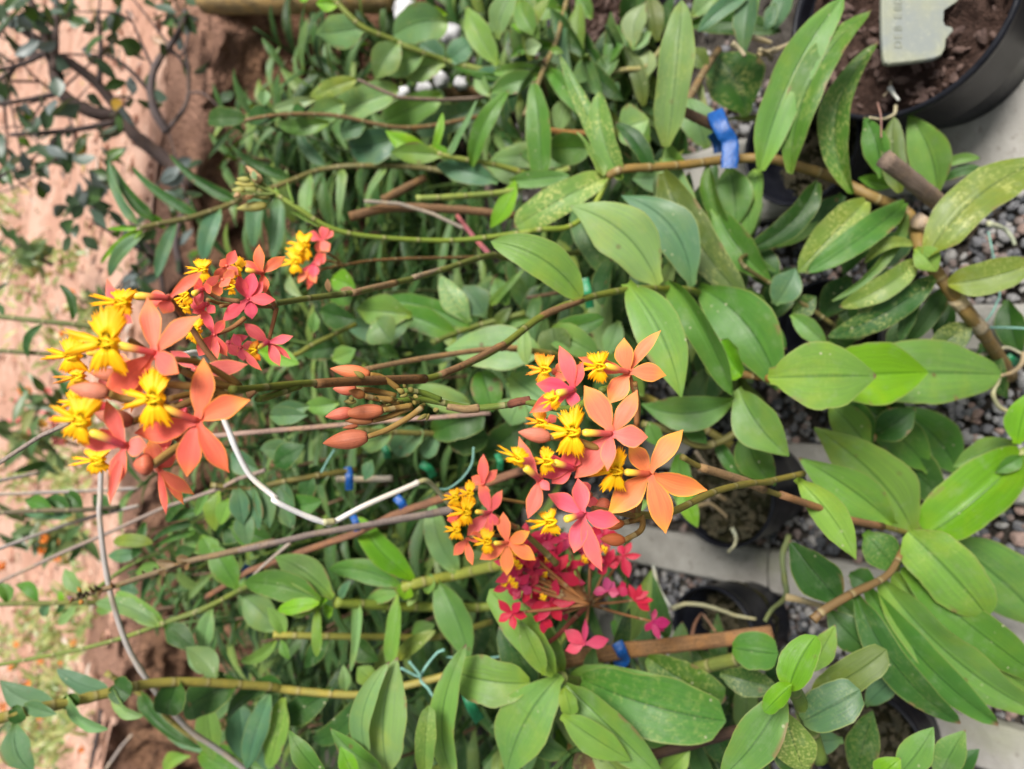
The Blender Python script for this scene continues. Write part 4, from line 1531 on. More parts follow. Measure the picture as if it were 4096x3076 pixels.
# --- the crimson head
crimson_cane, _ = plant(
    'stalk with the crimson-red flower ball under the orange heads', .41,
    '@22 200 960 .42, 330 870 .415, 440 760 .41, 530 670 .405', (1.6, 2.0), '', 'd', (.34, .08, .05), 4)
X = crimson_cane
CR, MG, PK = (.52, .009, .030), (.44, .009, .045), (.60, .05, .09)
crim = [((350, 475), [(300, 338, 70), (412, 362, 62), (485, 545, 78), (345, 640, 70), (240, 500, 66)], (268, 480), CR, -4),
        ((305, 650), [(340, 510, 66), (455, 655, 62), (372, 768, 70), (228, 770, 66), (182, 690, 66)], (262, 622), CR, -6),
        ((745, 372), [(795, 290, 44), (855, 368, 40), (778, 505, 66), (660, 440, 60), (720, 300, 50)], None, CR, 4),
        ((545, 335), [(500, 420, 62), (640, 330, 62), (620, 240, 60), (440, 320, 58)], (630, 330), MG, 4),
        ((650, 430), [(590, 480, 60), (720, 420, 60), (690, 330, 60), (600, 370, 60)], None, CR, 6),
        ((240, 290), [(270, 200, 48), (330, 330, 56), (190, 330, 54), (150, 250, 52)], None, MG, 8),
        ((400, 270), [(360, 240, 60), (440, 250, 60), (480, 330, 60), (380, 350, 60)], None, PK, 8),
        ((190, 400), [(120, 380, 58), (170, 300, 56), (240, 440, 60), (140, 470, 58)], (118, 436), MG, 2),
        ((130, 560), [(60, 500, 60), (80, 640, 62), (190, 600, 60), (170, 500, 60)], (90, 545), PK, 2),
        ((190, 560), [(140, 660, 56), (250, 590, 56), (230, 480, 56)], None, CR, 0),
        ((250, 760), [(200, 740, 50), (265, 845, 52), (320, 800, 52)], None, CR, 4),
        ((510, 905), [(388, 822, 85), (658, 878, 78), (395, 945, 72), (515, 750, 40)], None, PK, 0),
        ((650, 585), [(560, 600, 60), (690, 530, 62), (640, 500, 60), (720, 600, 62)], None, (.48, .05, .12), 8),
        ((815, 640), [(780, 545, 55), (925, 640, 50), (900, 590, 45), (850, 545, 40), (905, 705, 60)], None, CR, 0),
        ((920, 770), [(1028, 775, 72), (965, 880, 45), (880, 830, 46), (940, 690, 36), (990, 830, 60)], None, (.42, .012, .08), 0),
        ((720, 565), [(770, 610, 60), (680, 620, 60), (760, 540, 50)], None, MG, 6),
        ((420, 450), [(470, 400, 55), (430, 530, 55)], None, CR, 4),
        ((90, 450), [(40, 430, 50), (70, 510, 50), (140, 430, 50)], None, MG, 8)]
rx = random.Random(9)
for i in range(27):
    cx_, cy_ = (rx.uniform(60, 420), rx.uniform(260, 720)) if i < 24 else (rx.uniform(480, 760), rx.uniform(250, 480))
    a0 = rx.uniform(0, 72)
    crim.append(((cx_, cy_), [(cx_ + rx.uniform(75, 120) * math.cos(R(a0 + 72 * j)), cy_ + rx.uniform(70, 130) * math.sin(R(a0 + 72 * j)), rx.uniform(44, 60), rx.uniform(-6, 6)) for j in range(5)],
                 (cx_ - 40, cy_ + rx.uniform(-30, 30)) if i % 2 else None, rx.choice((CR, CR, MG, (.38, .008, .028))), rx.uniform(4, 22)))
for c_, tp, th, cl, dd in crim:
    flower(X, '22', c_, .385, tp, None, (th[0], th[1], 30, 150) if th else None, cl, edge=0, dd=dd, fine=40, lipc=(.9, .33, .01),
           ped=[((c_[0] + 535) // 2, (c_[1] + 650) // 2 + 12), (535, 665)] if dd < 9 else None)

# --- green bud spray on the long green stalk
spray, _ = plant(
    'long smooth green stalk ending at left in a spray of tiny green buds', .50,
    '@10 60 1110 .60, 170 1182 .59, 300 1265 .58, 500 1382 .57, 760 1432 .56, 1230 1452 .54, 1661 1402 .51, @20 240 1385 .49, 420 1368 .48, 560 1250 .475, 650 1080 .47', (2.0, 2.6), '''
@10
450 1372 238 1278 42 k=l r=20 y=.575
760 1432 630 1415 26 k=l y=.56
265 1230 222 1095 22 k=l y=.58
180 1170 150 1130 26 k=l y=.59
''', 'l', (.19, .27, .035), 9)
for (x, y), (x2, y2), w in (((70, 1100), (0, 1040), 62), ((90, 1150), (15, 1140), 44), ((120, 1190), (-20, 1175), 44), ((100, 1240), (-85, 1262), 62),
                            ((40, 1150), (-60, 1130), 46), ((30, 1120), (-95, 1105), 50), ((0, 1090), (-80, 1080), 40), ((-30, 1150), (-110, 1150), 44), ((-60, 1170), (-100, 1190), 34),
                            ((20, 1180), (-50, 1200), 40), ((60, 1080), (-25, 1000), 40)):
    bud(spray, '10', (x, y), (x2, y2), w, .595, (.30, .29, .08) if (x + y) % 3 else (.5, .3, .14), ped=[((x + 150) // 2, (y + 1170) // 2 + 4), (150, 1172)], pr=.0007, pc=(.16, .22, .05))
leaves(spray, [], '''
@10
40 1090 20 1030 40 k=w y=.59
''', .59)
# ================================================================== canes of the middle distance
# ---- lower left of the picture
plant('cane along the bottom left edge with a thick yellow stem and dark round clasping leaves', .70,
      '@02 -160 1400, 0 1355, 200 1300, 400 1262, 660 1200, 800 1165, 960 1140, 1180 1135, 1440 1150, 1640 1165, @12 210 1180 .69, 480 1205 .67, 730 1210 .65, 930 1160 .63, 1210 1090 .6',
      (4.2, 3.6), '''
@02
330 1255 0 1128 135 k=b b=.1 f=.1 flip=1 r=20
100 1375 205 1680 165 k=b b=.12 f=.2
95 1275 130 1380 90 k=d s=rou f=.3
150 1270 340 1330 90 k=b
410 1200 655 1422 82 k=p b=.12 r=30
415 1210 450 1290 105 k=d s=rou
640 1180 342 1058 105 k=b b=.08 flip=1
690 1150 790 1215 150 k=d s=rou
690 1160 872 1342 82 k=p b=.14 r=30
1080 1110 1000 1335 165 k=d s=rou f=.2
1440 1128 1105 1325 215 k=d s=ova f=.15
1300 1115 1120 925 150 k=p flip=1
1640 1165 1370 1352 105 k=d b=.1 f=.3 r=20
1240 1250 1290 1610 150 k=v f=.2 y=.8
1440 1250 1480 1620 180 k=b f=.2 y=.8
1580 1250 1640 1700 170 k=b f=.2 m=.2 y=.8
@12
210 1190 40 1130 105 k=d b=.1 r=-15
500 1165 135 1372 155 k=d s=ell f=.2 b=-.05
735 1190 378 1485 135 k=d b=-.12 f=.25
750 1140 650 1045 120 k=v
575 1190 565 1030 62 k=p r=30
120 1210 -20 1661 130 k=b
220 1230 110 1661 150 k=l m=.4
''', 'd', YEL, 16)

plant('cane of long dark narrow leaves crossing behind the grey wire near the bottom left', .86,
      '@02 640 1080 .9, 850 1210, 1050 1390, 1270 1530, 1480 1700', (3, 3.5), '''
@02
850 1200 1240 1540 105 k=d b=.05 f=.2
1270 1540 1010 1465 50 k=b
1300 1530 1660 1661 150 k=g s=ova
1150 1580 990 1700 90 k=l b=.2
1210 1570 1560 1760 140 k=g
''', 'd', (.3, .26, .07), 6)

plant('cane left of the split grey-green leaf with a whorl of fresh green leaves', .62,
      '@12 515 655 .62, 700 666, 940 680 .62, 1200 682, 1440 680 .58, @22 60 600 .55, 200 600 .52', (4.4, 4.4), '''
@12
505 628 152 378 180 k=v f=.2 b=.06
430 640 -35 535 170 k=g b=.06 f=.3
410 690 182 680 105 k=v
420 660 170 700 90 k=n y=.61
470 640 372 660 120 k=n f=.4
420 690 400 985 78 k=l b=-.1 f=.5
505 690 450 730 90 k=n
650 640 603 1082 72 k=p b=-.04 f=.3
545 640 610 520 60 k=b
''', 'v', (.21, .27, .04), 6)

plant('thick yellow-green cane with bright pointed leaves fanning out left of the small orange head', .60,
      '@12 930 560 .60, 985 545, 1120 515, 1250 488 .58, 1420 448 .54, 1600 400 .5', (5.2, 5.0), '''
@12
985 515 645 135 150 k=n b=-.06 f=.35 r=15
910 555 475 450 135 k=g b=.08 f=.3
760 470 510 425 100 k=p y=.64
925 590 690 655 92 k=v
900 610 845 1070 100 k=l b=-.06 f=.4
960 530 930 640 120 k=n f=.4
1130 515 1325 1010 215 k=v b=-.08 f=.35 r=12
1070 600 1095 480 80 k=v
1260 470 1098 48 160 k=p b=-.05 f=.2
1250 498 1470 385 130 k=o m=.1 b=-.1
1010 640 960 610 110 k=p
''', 'n', (.26, .29, .05), 5)

plant('thin yellow cane low between the whorled cane and the split grey-green leaf', .70,
      '@12 140 850 .7, 300 855, 560 860, 830 862, 1140 862, 1460 770 .64', (3.2, 3.4), '''
@12
210 860 105 685 95 k=v b=.1 f=.4
160 880 -60 1010 70 k=v b=-.1
190 880 240 1000 60 k=g
980 860 1120 790 100 k=v
900 990 1120 825 90 k=y y=.62
480 860 330 1050 110 k=d
620 870 780 1010 130 k=d
''', 'v', (.27, .26, .05), 10)

plant('cane with a dark folded leaf and pale drooping leaves under the spent raceme', .74,
      '@02 960 790 .8, 1250 690 .78, 1420 600 .76, 1661 560 .72, @12 200 480 .7', (2.6, 3.0), '''
@02
1440 570 1275 300 165 k=g f=.15
1700 820 1455 600 190 k=p b=.06 f=.2
1700 560 1440 560 90 k=v
1280 690 1225 965 110 k=p
1000 780 700 590 120 k=v
960 790 572 660 100 k=p b=.08
1000 790 1185 945 125 k=d
1300 1070 1120 920 150 k=p flip=1
''', 'g', (.15, .2, .04), 7)

plant('long bare green flower stalk slanting from the left edge over the brown soil', .82,
      '@02 -150 1055 .95, 0 1030, 240 985, 480 938, 740 868, 960 790, 1250 682, 1420 595 .75, @12 60 520 .7', (2.0, 2.6), '', 'g', (.16, .21, .04), 8)

plant('cane with narrow dark leaves just below the largest flower head', .80,
      '@02 540 600 .92, 800 420 .88, 1000 330 .85, 1190 150 .8, 1400 80 .75, 1661 40 .7', (2.2, 2.6), '''
@02
1240 100 1000 165 60 k=d b=.05
1180 170 915 290 55 k=d b=.08
1180 230 905 345 50 k=g b=.06
880 170 800 390 62 k=d b=-.06
860 350 650 370 80 k=b
1250 370 1130 185 110 k=v
1220 250 1300 420 120 k=v
1060 360 1180 330 80 k=d
1330 -20 1300 225 115 k=l f=.2
1260 -30 1180 130 60 k=v
1180 -60 1000 160 60 k=d
1400 180 1660 300 180 k=g
1360 190 1500 250 180 k=d
980 440 820 480 90 k=v
925 295 685 285 80 k=y y=.84
700 680 580 700 90 k=v
840 600 720 560 80 k=b
''', 'g', (.14, .2, .04), 8)

plant('cane with hanging blue-green leaf pairs beside the white curved stalk', .66,
      '@11 -240 1420 .7, 0 1440, 200 1400, 420 1360 .66, 640 1330', (2.4, 3.0), '''
@11
60 1390 120 1680 120 k=b f=.25
215 1390 260 1690 140 k=b f=.25
-80 1420 -40 1661 120 k=b
60 1330 -120 1230 140 k=b
370 1350 340 1540 110 k=d
480 1300 380 1420 120 k=d
150 1300 330 1180 150 k=d
300 1210 60 1200 130 k=b
@12
0 -60 60 215 130 k=b
180 -40 245 200 145 k=b
240 60 440 40 130 k=g
@01
1480 1560 1500 1790 120 k=b
1390 1500 1330 1661 100 k=l
''', 'b', OLV, 7)

# ---- centre, behind the heads
plant('cane behind the closed buds whose two long leaves have dark tips', .66,
      '@11 1661 380 .62, 1430 440 .65, 1300 480 .66, 1100 560', (3, 3), '''
@11
1330 455 812 298 125 k=g b=.06 f=.3
1250 525 838 372 155 k=g b=.05 f=.25 m=.2
1330 440 1150 150 135 k=p m=.7 b=-.05
1425 400 1290 215 180 k=b
980 395 640 360 195 k=v
1245 640 978 590 160 k=d
1480 470 1580 345 70 k=o
1690 415 1330 475 90 k=v
1450 330 1661 110 60 k=v
1560 330 1480 170 130 k=v
760 420 860 560 220 k=p
990 420 720 520 190 k=b
''', 'g', (.16, .2, .04), 5)

plant('cane of rounded leaves below the closed buds, dark oval leaves at its right', .60,
      '@11 1661 1150 .56, 1380 1120 .6, 1100 1110, 850 1100, 640 1090', (2.6, 2.8), '''
@11
850 1080 675 1190 135 k=p s=rou
1040 1080 860 1220 150 k=b s=rou
1130 1120 1050 1250 110 k=b s=rou
1110 1100 1420 1010 200 k=d s=rou
1420 1230 1660 1040 190 k=d s=ova
1210 1140 1440 1130 190 k=d s=ova
120 1000 350 1000 110 k=b
1330 930 1015 830 155 k=p s=ova y=.55
1398 735 1462 975 180 k=g s=ova y=.53
1560 800 1700 960 140 k=p y=.56
600 1110 500 1180 100 k=d
740 1270 690 1390 90 k=b
360 940 120 980 120 k=b
540 920 330 940 110 k=v
''', 'd', (.2, .18, .05), 5)

plant('pale cane top left of the closed buds, lit leaf curling over above the hanging flower', .70,
      '@11 640 450 .7, 400 560, 260 640, 120 640', (2.2, 2.4), '''
@11
60 610 300 690 120 k=n y=.62 s=ell
240 150 320 290 70 k=w b=.15 f=.4
500 170 640 230 130 k=n
640 240 480 300 110 k=g
430 360 640 420 150 k=d
380 500 390 370 70 k=v
560 580 300 620 130 k=d
900 500 580 460 160 k=b
500 660 640 600 110 k=v
900 640 760 560 90 k=g
''', 'g', (.18, .2, .04), 5)

# ---- upper band
plant('narrow-leaved cane with blade-like bluish leaves, highest at upper left', .90,
      '@00 845 1378 .92, 960 1352, 1080 1330, 1200 1300, 1420 1222, @10 -60 1190, 120 1140, 250 1090, 440 1022 .9, 700 1000, 1100 1022 .84, 1400 1100 .78', (3.0, 3.8), '''
@00
830 1372 648 1382 36 k=n f=.4
835 1350 655 960 72 k=b b=-.06 f=.3
930 1330 676 985 85 k=d b=-.05 f=.3
860 1395 606 1595 58 k=n b=.05
870 1410 660 1670 72 k=b b=.06
1185 1300 795 1003 66 k=d b=-.05
1065 1345 945 1680 78 k=b f=.2 d=-.1
1435 1215 1025 928 80 k=d b=-.05
1325 1255 1225 1580 105 k=b f=.1 d=-.1
1000 1380 900 1300 60 k=n
@10
175 1200 140 1570 100 k=b f=.1 d=-.1
40 1160 20 1500 105 k=b d=-.1
365 1050 345 1345 90 k=p f=.2
250 1085 -115 880 72 k=d b=-.06
560 1025 535 1360 70 k=p
470 1010 290 780 78 k=b b=-.06
560 980 420 850 50 k=d
830 1010 690 1260 55 k=p
''', 'b', (.17, .15, .05), 12, name='reed_orchid_cane')

plant('cane lying flat with overlapping grey-green oval leaves, dark buds of leaves at its left tip', .86,
      '@00 1480 735 .9, @10 0 720, 190 692, 400 690, 560 705, 740 745, 900 770, 1100 760, 1400 700 .82', (2.2, 3.2), '''
@00
1490 722 1255 720 112 k=d s=rou
@10
170 705 -10 705 118 k=d s=rou
330 690 255 665 90 k=d s=rou r=20
570 620 385 700 130 k=p s=rou
905 545 510 690 185 k=p s=rou m=.3
1160 570 805 735 160 k=v s=rou
1415 635 995 785 160 k=b s=rou m=.3
900 830 598 890 200 k=b s=rou
700 760 545 800 120 k=b s=rou
400 600 135 662 70 k=w
640 480 360 590 100 k=y m=.5
480 740 180 760 100 k=v
90 540 80 640 70 k=p
''', 'p', (.2, .13, .06), 9)

plant('pale cane at the top with one round silvery leaf against the brown bank', .82,
      '@10 440 -60 .86, 530 20, 600 95, 700 175, 870 245, 940 280, 1050 320, 1200 372 .8, 1400 420 .76, 1661 470 .7', (3.4, 3.8), '''
@10
705 165 400 205 195 k=p s=ell f=.15
540 30 400 20 90 k=n f=.3
360 -40 300 10 70 k=n
900 255 755 480 170 k=p b=.05
1195 135 868 215 215 k=p b=.1 s=ova
1060 310 760 430 150 k=p s=ell
1180 380 880 440 150 k=p
1190 90 920 80 62 k=n b=.05 f=.3
1205 365 1330 260 140 k=b s=rou
1700 455 1215 392 60 k=g b=-.05
1500 395 1310 40 150 k=v b=-.03 f=.3
1180 360 1030 260 140 k=b
1450 580 1360 420 90 k=p
1500 500 1380 420 120 k=b
''', 'p', (.17, .22, .04), 7)

plant('cane with a bright split tip leaf and long dark blades in the upper middle', .68,
      '@10 1090 890 .7, 1150 930, 1300 965, 1500 1000, 1700 1060 .64', (2.8, 3.2), '''
@10
1095 905 818 790 115 k=n f=.3 b=-.06
1110 910 1162 680 52 k=n b=.05
1165 940 848 920 120 k=v f=.2
1195 950 1372 600 50 k=p b=.04
1340 1005 1565 545 112 k=g b=-.08 f=.3
1500 1100 1118 1000 150 k=b s=ell
1870 1010 1395 1000 190 k=p s=ell
1230 960 1090 880 70 k=n
''', 'g', (.2, .24, .04), 6)

plant('cut pale green stalk with one fresh green leaf above the long bud stalk', .60,
      '@10 1005 1198 .62, 1200 1190, 1500 1165, 1640 1130, @20 220 1080 .58, 420 1020 .56', (3.0, 3.2), '''
@10
1610 1100 1450 1378 120 k=n b=-.1 f=.3
@20
250 1110 200 490 165 k=g b=.05 f=.25 s=lan
60 1095 420 1060 100 k=v y=.6
430 930 -50 960 150 k=p y=.62
500 900 120 930 180 k=v y=.6
''', 'g', (.24, .3, .07), 5)

plant('brown-stemmed cane at the top middle with curled edge-on leaves', .62,
      '@20 420 -60 .66, 380 90, 340 250, 270 400, 200 580 .62, 150 700', (2.8, 3.2), '''
@20
330 285 60 345 75 k=g b=.1 f=.6
280 440 -40 440 90 k=v b=.06 f=.4
300 300 385 320 45 k=v
380 60 150 40 140 k=g
380 70 460 560 95 k=b b=.05
-10 240 110 -60 150 k=p f=.3 b=-.1
200 180 70 150 65 k=n
240 460 -60 560 120 k=v
300 420 600 760 110 k=g b=-.05
410 590 350 810 120 k=p
120 0 240 240 130 k=v
150 300 250 270 100 k=w
''', 'g', (.20, .16, .07), 7)

plant('shaded cane at the top edge with upright oval leaves, one edged in pink', .60,
      '@20 1000 260 .58, 880 400, 760 420, 640 440, 500 430 .64', (3, 3), '''
@20
810 290 880 15 145 k=w f=.2 b=-.1 m=.1
800 300 915 190 80 k=p
955 250 905 -40 120 k=o
650 395 705 145 125 k=g f=.2 b=.08
640 440 470 160 90 k=d
870 640 750 280 95 k=o b=.06
640 570 515 310 90 k=y b=-.04
560 110 470 -40 110 k=v
480 380 480 20 120 k=y
880 470 900 300 120 k=w
720 580 640 500 100 k=b
1020 770 730 640 60 k=o
800 830 520 560 110 k=o
500 900 240 640 90 k=y m=.6
''', 'o', (.26, .25, .1), 5)

plant('dark broad-leaved cane under the upright pale leaf, its leaf marked with a round yellow blotch', .50,
      '@20 1320 300 .52, 1240 420, 1150 580 .5, 1060 720, 1000 880', (4, 4.4), '''
@20
1490 705 1290 325 320 k=d b=.08 m=.5 s=ell
1150 150 1700 190 130 k=d b=-.05
1160 100 1320 -40 130 k=p
1250 420 1150 290 110 k=o
1215 490 1250 640 40 k=w b=.1
1640 720 1360 720 50 k=w y=.49
1250 900 1130 590 200 k=p s=ell y=.48
720 780 900 720 230 k=p y=.52
900 860 730 720 190 k=v y=.54
560 900 260 900 190 k=g y=.56
1000 950 1200 1500 240 k=p y=.46 f=.2
1100 1060 800 1080 180 k=p y=.5
''', 'd', (.2, .14, .07), 4)

plant('dark blue-green leaf pair hanging from the top edge left of the black pot', .42,
      '@20 1500 -160 .42, 1510 -80, 1525 -20 .42', (3, 3), '''
@20
1530 -70 1475 335 145 k=b f=.35 s=ell
1490 -30 1195 190 105 k=b b=.06 f=.3
1661 70 1592 190 70 k=b
@30
150 20 100 180 80 k=b
230 -80 150 185 130 k=b f=.3
40 -60 -10 230 90 k=g
''', 'b', (.12, .16, .05), 3)

# ---- deep fillers with a place of their own
plant('shadowed cane between the bright blue tape and the stacked yellow-green leaves', .40,
      '@20 1661 1500 .40, @31 -60 60 .385, 150 220 .37, 330 330 .35, 500 450 .335', (1.9, 2.2), '''
@20
1300 1250 1640 1700 210 k=g y=.42
@31
-20 -40 160 240 190 k=d y=.40
150 330 275 110 180 k=b s=ell y=.37
100 420 -60 220 140 k=g y=.39
260 380 400 280 130 k=d y=.36 m=.4
250 390 470 580 120 k=v f=.3 y=.35
-100 300 220 600 150 k=g y=.40
500 560 330 700 160 k=d y=.34
-200 200 60 560 200 k=d y=.41
600 900 860 1040 230 k=d y=.33
700 860 960 1010 180 k=d y=.33
480 930 720 1210 200 k=v y=.33
560 250 620 480 110 k=d y=.35
720 300 480 640 170 k=g y=.36 s=lan
300 120 60 470 190 k=d y=.385
820 640 600 900 170 k=d y=.34
1000 620 840 880 150 k=g y=.32
560 620 420 900 190 k=d y=.36
1180 620 1010 760 110 k=d y=.3
@30
560 1180 330 1480 190 k=d y=.36
980 1420 700 1640 190 k=d y=.315
760 1330 560 1661 160 k=d y=.325
420 1250 140 1500 170 k=g y=.38
@31
600 160 420 420 170 k=d y=.345
900 130 620 330 170 k=d y=.32
780 380 560 540 150 k=d y=.33
1000 420 820 620 140 k=d y=.3
1220 330 1130 560 120 k=d y=.275
1400 560 1560 900 150 k=d y=.262 m=.3
1560 300 1640 640 160 k=d y=.25
''', 'd', (.10, .09, .03), 6)

plant('dim cane between the orange heads and the round black pot, leaves pointing at the gravel', .36,
      '@21 860 1050 .43, 1000 1080 .41, 1200 1180 .39, 1400 1120 .37, 1500 1000 .36', (3, 3.4), '''
@21
900 1040 960 1190 100 k=g y=.42
1080 1060 1250 1170 110 k=g y=.40 b=-.1
1310 1150 1480 1380 85 k=g y=.39 b=.05
1490 1080 1661 1420 220 k=g y=.36 b=.1
1080 1230 1190 1661 140 k=g y=.42 b=.05
860 960 560 1000 200 k=d y=.5
700 980 480 900 180 k=b y=.52
@22
1090 -40 1195 205 110 k=n y=.41
900 40 790 90 60 k=v y=.4
690 760 700 880 40 k=g y=.5 s=nar
''', 'g', (.2, .18, .05), 5)
# ================================================================== stakes, stalks and cords in the middle distance
stake('olive plant stem rising from the big pot in front of the grey slab label', '@30 1330 265 .292, 1190 120 .29, 1110 0 .29, 1040 -120 .285', .29, 62, 52, (.13, .125, .07), 'leafless_plant', 'plant', False, 'stem', seg=10, flat=1)
stake('long grey-brown weathered stake running left from the small orange head', '@12 -70 342 .62, 0 330 .615, 380 242 .58, 700 188 .56, 1000 135 .50, 1225 95 .46', .6, 42, 60, (.26, .20, .165), square=False)
stake('reddish-brown stake crossing under the weathered one, held by dark blue tape', '@12 -260 620 .82, 0 462 .74, 300 352 .68, 640 240 .62, 860 130 .58, 1120 40 .53, @11 1661 1325 .46, 1700 1290 .45', .66, 42, 66, (.25, .125, .07), square=False)
stake('pinkish dry cane lying behind the closed buds', '@11 -330 1135 .62, 0 1102 .58, 490 1062, 820 1030 .54, 1170 1008 .5, 1450 985 .48', .56, 34, 30, (.36, .25, .20), 'dry_cane', 'dry cane', False)
stake('pale peeled stake behind the lower dark blue tape', '@11 520 1385 .70, 700 1385 .68, 860 1380 .66', .68, 44, 44, (.42, .38, .30), square=False)
stake('split end of dry cane above the white bracelet of tape', '@12 20 490 .70, 130 390 .69, 245 295 .68', .69, 20, 34, (.45, .38, .32), 'dry_cane', 'dry cane', False)
stake('brown dead cane behind the long green bud stalk', '@10 600 1310 .74, 800 1260, 1000 1250 .70, 1300 1270 .66, 1600 1300 .62', .7, 60, 50, (.20, .11, .05), 'dry_cane', 'dry cane', False)
stake('short orange-brown cane crossing above the bud stalk', '@10 800 1210 .76, 950 1130 .74, 1060 1070 .72', .74, 60, 50, (.21, .12, .05), 'dry_cane', 'dry cane', False)
stake('thin pinkish-red dry stalk above the right end of the bud stalk', '@10 1250 1300 .64, 1350 1430 .6, 1450 1540 .57', .6, 26, 34, (.33, .10, .11), 'dry_stalk', 'dry stalk', False)
stake('light dry twig slanting past the brown dead cane', '@10 690 1215 .72, 900 1230 .7, 1100 1290, 1300 1385 .66', .7, 22, 24, (.42, .35, .27), 'dry_stalk', 'dry stalk', False)
stake('thin bare twig arching over the flat cane of grey-green leaves', '@10 650 480 .82, 780 540, 900 590 .8, 1150 605, 1370 595 .78, 1500 560', .8, 20, 28, (.30, .22, .16), 'bare_twig', 'twig', False)
stake('orange-brown dry stem low behind the speckled leaves', '@20 230 780 .62, 400 800 .6, 560 808 .58', .6, 36, 36, (.33, .17, .05), 'dry_stalk', 'dry stalk', False)
tie('dark blue tape band round the pale peeled stake', '@11 590 1310 .66, 600 1380 .655, 600 1450 .66', 56, .66)
tie('dark blue tape band round the reddish stake left of the small orange head', '@11 880 1490 .57, 920 1535 .565, 940 1600 .57', 60, .57)
tie('blue tape scrap behind the bend of the white stalk', '@12 620 130 .60, 640 175 .595, 650 225 .6', 50, .6)
tie('blue tape band at the far left on the reddish stake', '@12 -50 450 .78, 5 480 .775, 20 520 .78', 80, .78)
tie('green plastic tie below the small closed buds', '@11 1030 1290 .62, 1080 1320 .615, 1110 1370 .62', 60, .62, 'green_tie', 'plastic_tie', cat='tie')
tie('narrow green plastic tie above the lower leaf of the closed buds', '@11 800 1180 .64, 825 1220 .635, 830 1260 .64', 50, .64, 'green_tie', 'plastic_tie', cat='tie')
tie('green plastic tie on the tan stake beside the right-hand orange head', '@11 1490 1230 .5, 1510 1280 .495, 1510 1330 .5', 46, .5, 'green_tie', 'plastic_tie', cat='tie')
tie('dark green tie half hidden behind the middle broad leaf', '@21 510 170 .5, 530 260 .495, 545 350 .5', 60, .5, 'green_tie', 'plastic_tie', cat='tie')
tie('vivid green tie on the foot of the pale caned plant at the right edge', '@31 1545 640 .25, 1590 670 .245, 1640 690 .25', 62, .25, 'green_tie', 'plastic_tie', cat='tie')

M['white'] = make_stem_mat('white_stalk', .5, .2)
WH = thing('dead_flower_stalk', 'bleached white bare stalk bent like a bow below the closed buds', 'dry stalk', tuple(at(*uv('11', 1220, 1560), .47)), 'stakes and dry stalks')
part_tube(WH, 'stalk', '@01 1080 640 .46, 1200 628 .47, 1290 760 .48, 1340 980 .48, 1385 1100 .48, 1440 1235 .48, 1522 1375 .48, 1661 1495 .475, @11 150 1515 .47, 300 1590, 455 1648 .465, 500 1645 .465, 700 1540 .46, 980 1420 .455, 1010 1405 .455', .47, 1.75, 1.95, (.74, .72, .70), 'white', nodes=3)
part_tube(WH, 'green_tip', '@11 1000 1410 .455, 1060 1392 .455, 1115 1432 .46, 1225 1560 .47', .46, 1.9, 1.7, (.42, .42, .24), 'white')
part_tube(WH, 'joint', '@11 445 1645 .4635, 505 1640 .4635', .4635, 2.4, 2.4, (.40, .40, .24), 'white')

GW = thing('grey_stalk', 'long grey bleached stalk curving down the lower left over the brown soil', 'dry stalk', tuple(at(*uv('02', 1450, 1661), .72)), 'stakes and dry stalks')
part_tube(GW, 'stalk', '@01 610 1300 .72, 605 1500 .72, @02 600 120 .72, 620 320, 640 460, 680 650, 770 920, 880 1110, 1000 1270, 1150 1430 .74, 1300 1530, 1450 1640 .74, 1600 1760', .72, 2.1, 2.8, (.47, .43, .40), 'white', nodes=4)
for lab, txt, Y, w, c_ in (
        ('grey stick entering the picture at the left edge beside the largest head', '@01 -60 1320 .55, 120 1205 .53, 250 1120 .52, 420 1045 .5', .52, 34, (.33, .27, .23)),
        ('long grey-brown dry stalk crossing the lower left to below the largest head', '@02 -60 565 .92, 0 530 .9, 380 352, 640 240 .82, 980 85 .76, @01 1330 1440 .7, 1430 1385 .68, 1600 1330 .64', .8, 30, (.34, .26, .21)),
        ('pale thin stalk lying almost level at the far left below the largest head', '@01 -60 1475 1.0, 400 1460, 840 1440 .95', .97, 26, (.48, .42, .38)),
        ('pale thin stalk slanting across the far left over the orange specks', '@02 -60 350 1.02, 380 190 1.0, 590 128, 840 70 .95', .98, 26, (.46, .40, .36)),
        ('short pale twig at the far left edge beside the level stalk', '@01 -40 1400 1.05, 240 1345 1.05', 1.05, 24, (.44, .38, .34)),
        ('dark twig lying on the brown soil near the bottom left corner', '@02 610 1300 1.75, 590 1450 1.72, 545 1661 1.7', 1.72, 24, (.06, .055, .06)),
        ('grey forked twig low on the brown soil bank at lower left', '@02 640 1661 1.6, 730 1530 1.6, 800 1450 1.6', 1.6, 22, (.42, .36, .32))):
    stake(lab, txt, Y, w, w, c_, 'dry_stalk', 'dry stalk', False)

DR = thing('dead_raceme', 'spent brown flower raceme with dry bract stubs at the left end of the weathered stake', 'dry stalk', tuple(at(*uv('02', 1661, 290), .7)), 'stakes and dry stalks')
part_tube(DR, 'stalk', '@02 425 640 .72, 540 600, 640 572 .70, 800 520, 980 462 .68, 1160 400, 1350 360 .64, 1661 285 .62', .68, 2.1, 3.0, (.24, .17, .09), 'sheath')
rr = random.Random(4)
for i in range(34):
    t = rr.random()
    x, y = 430 + 700 * t, 636 - 225 * t
    a = rr.choice((-1, 1)) * rr.uniform(.6, 1.4)
    L_ = rr.uniform(18, 48)
    part_tube(DR, 'bract', '@02 %.0f %.0f .695, %.0f %.0f .69' % (x, y, x - L_ * math.cos(a), y - L_ * math.sin(a)), .695, 1.6, .5, rr.choice(((.2, .19, .06), (.26, .14, .05), (.13, .10, .06))), 'sheath', seg=6)
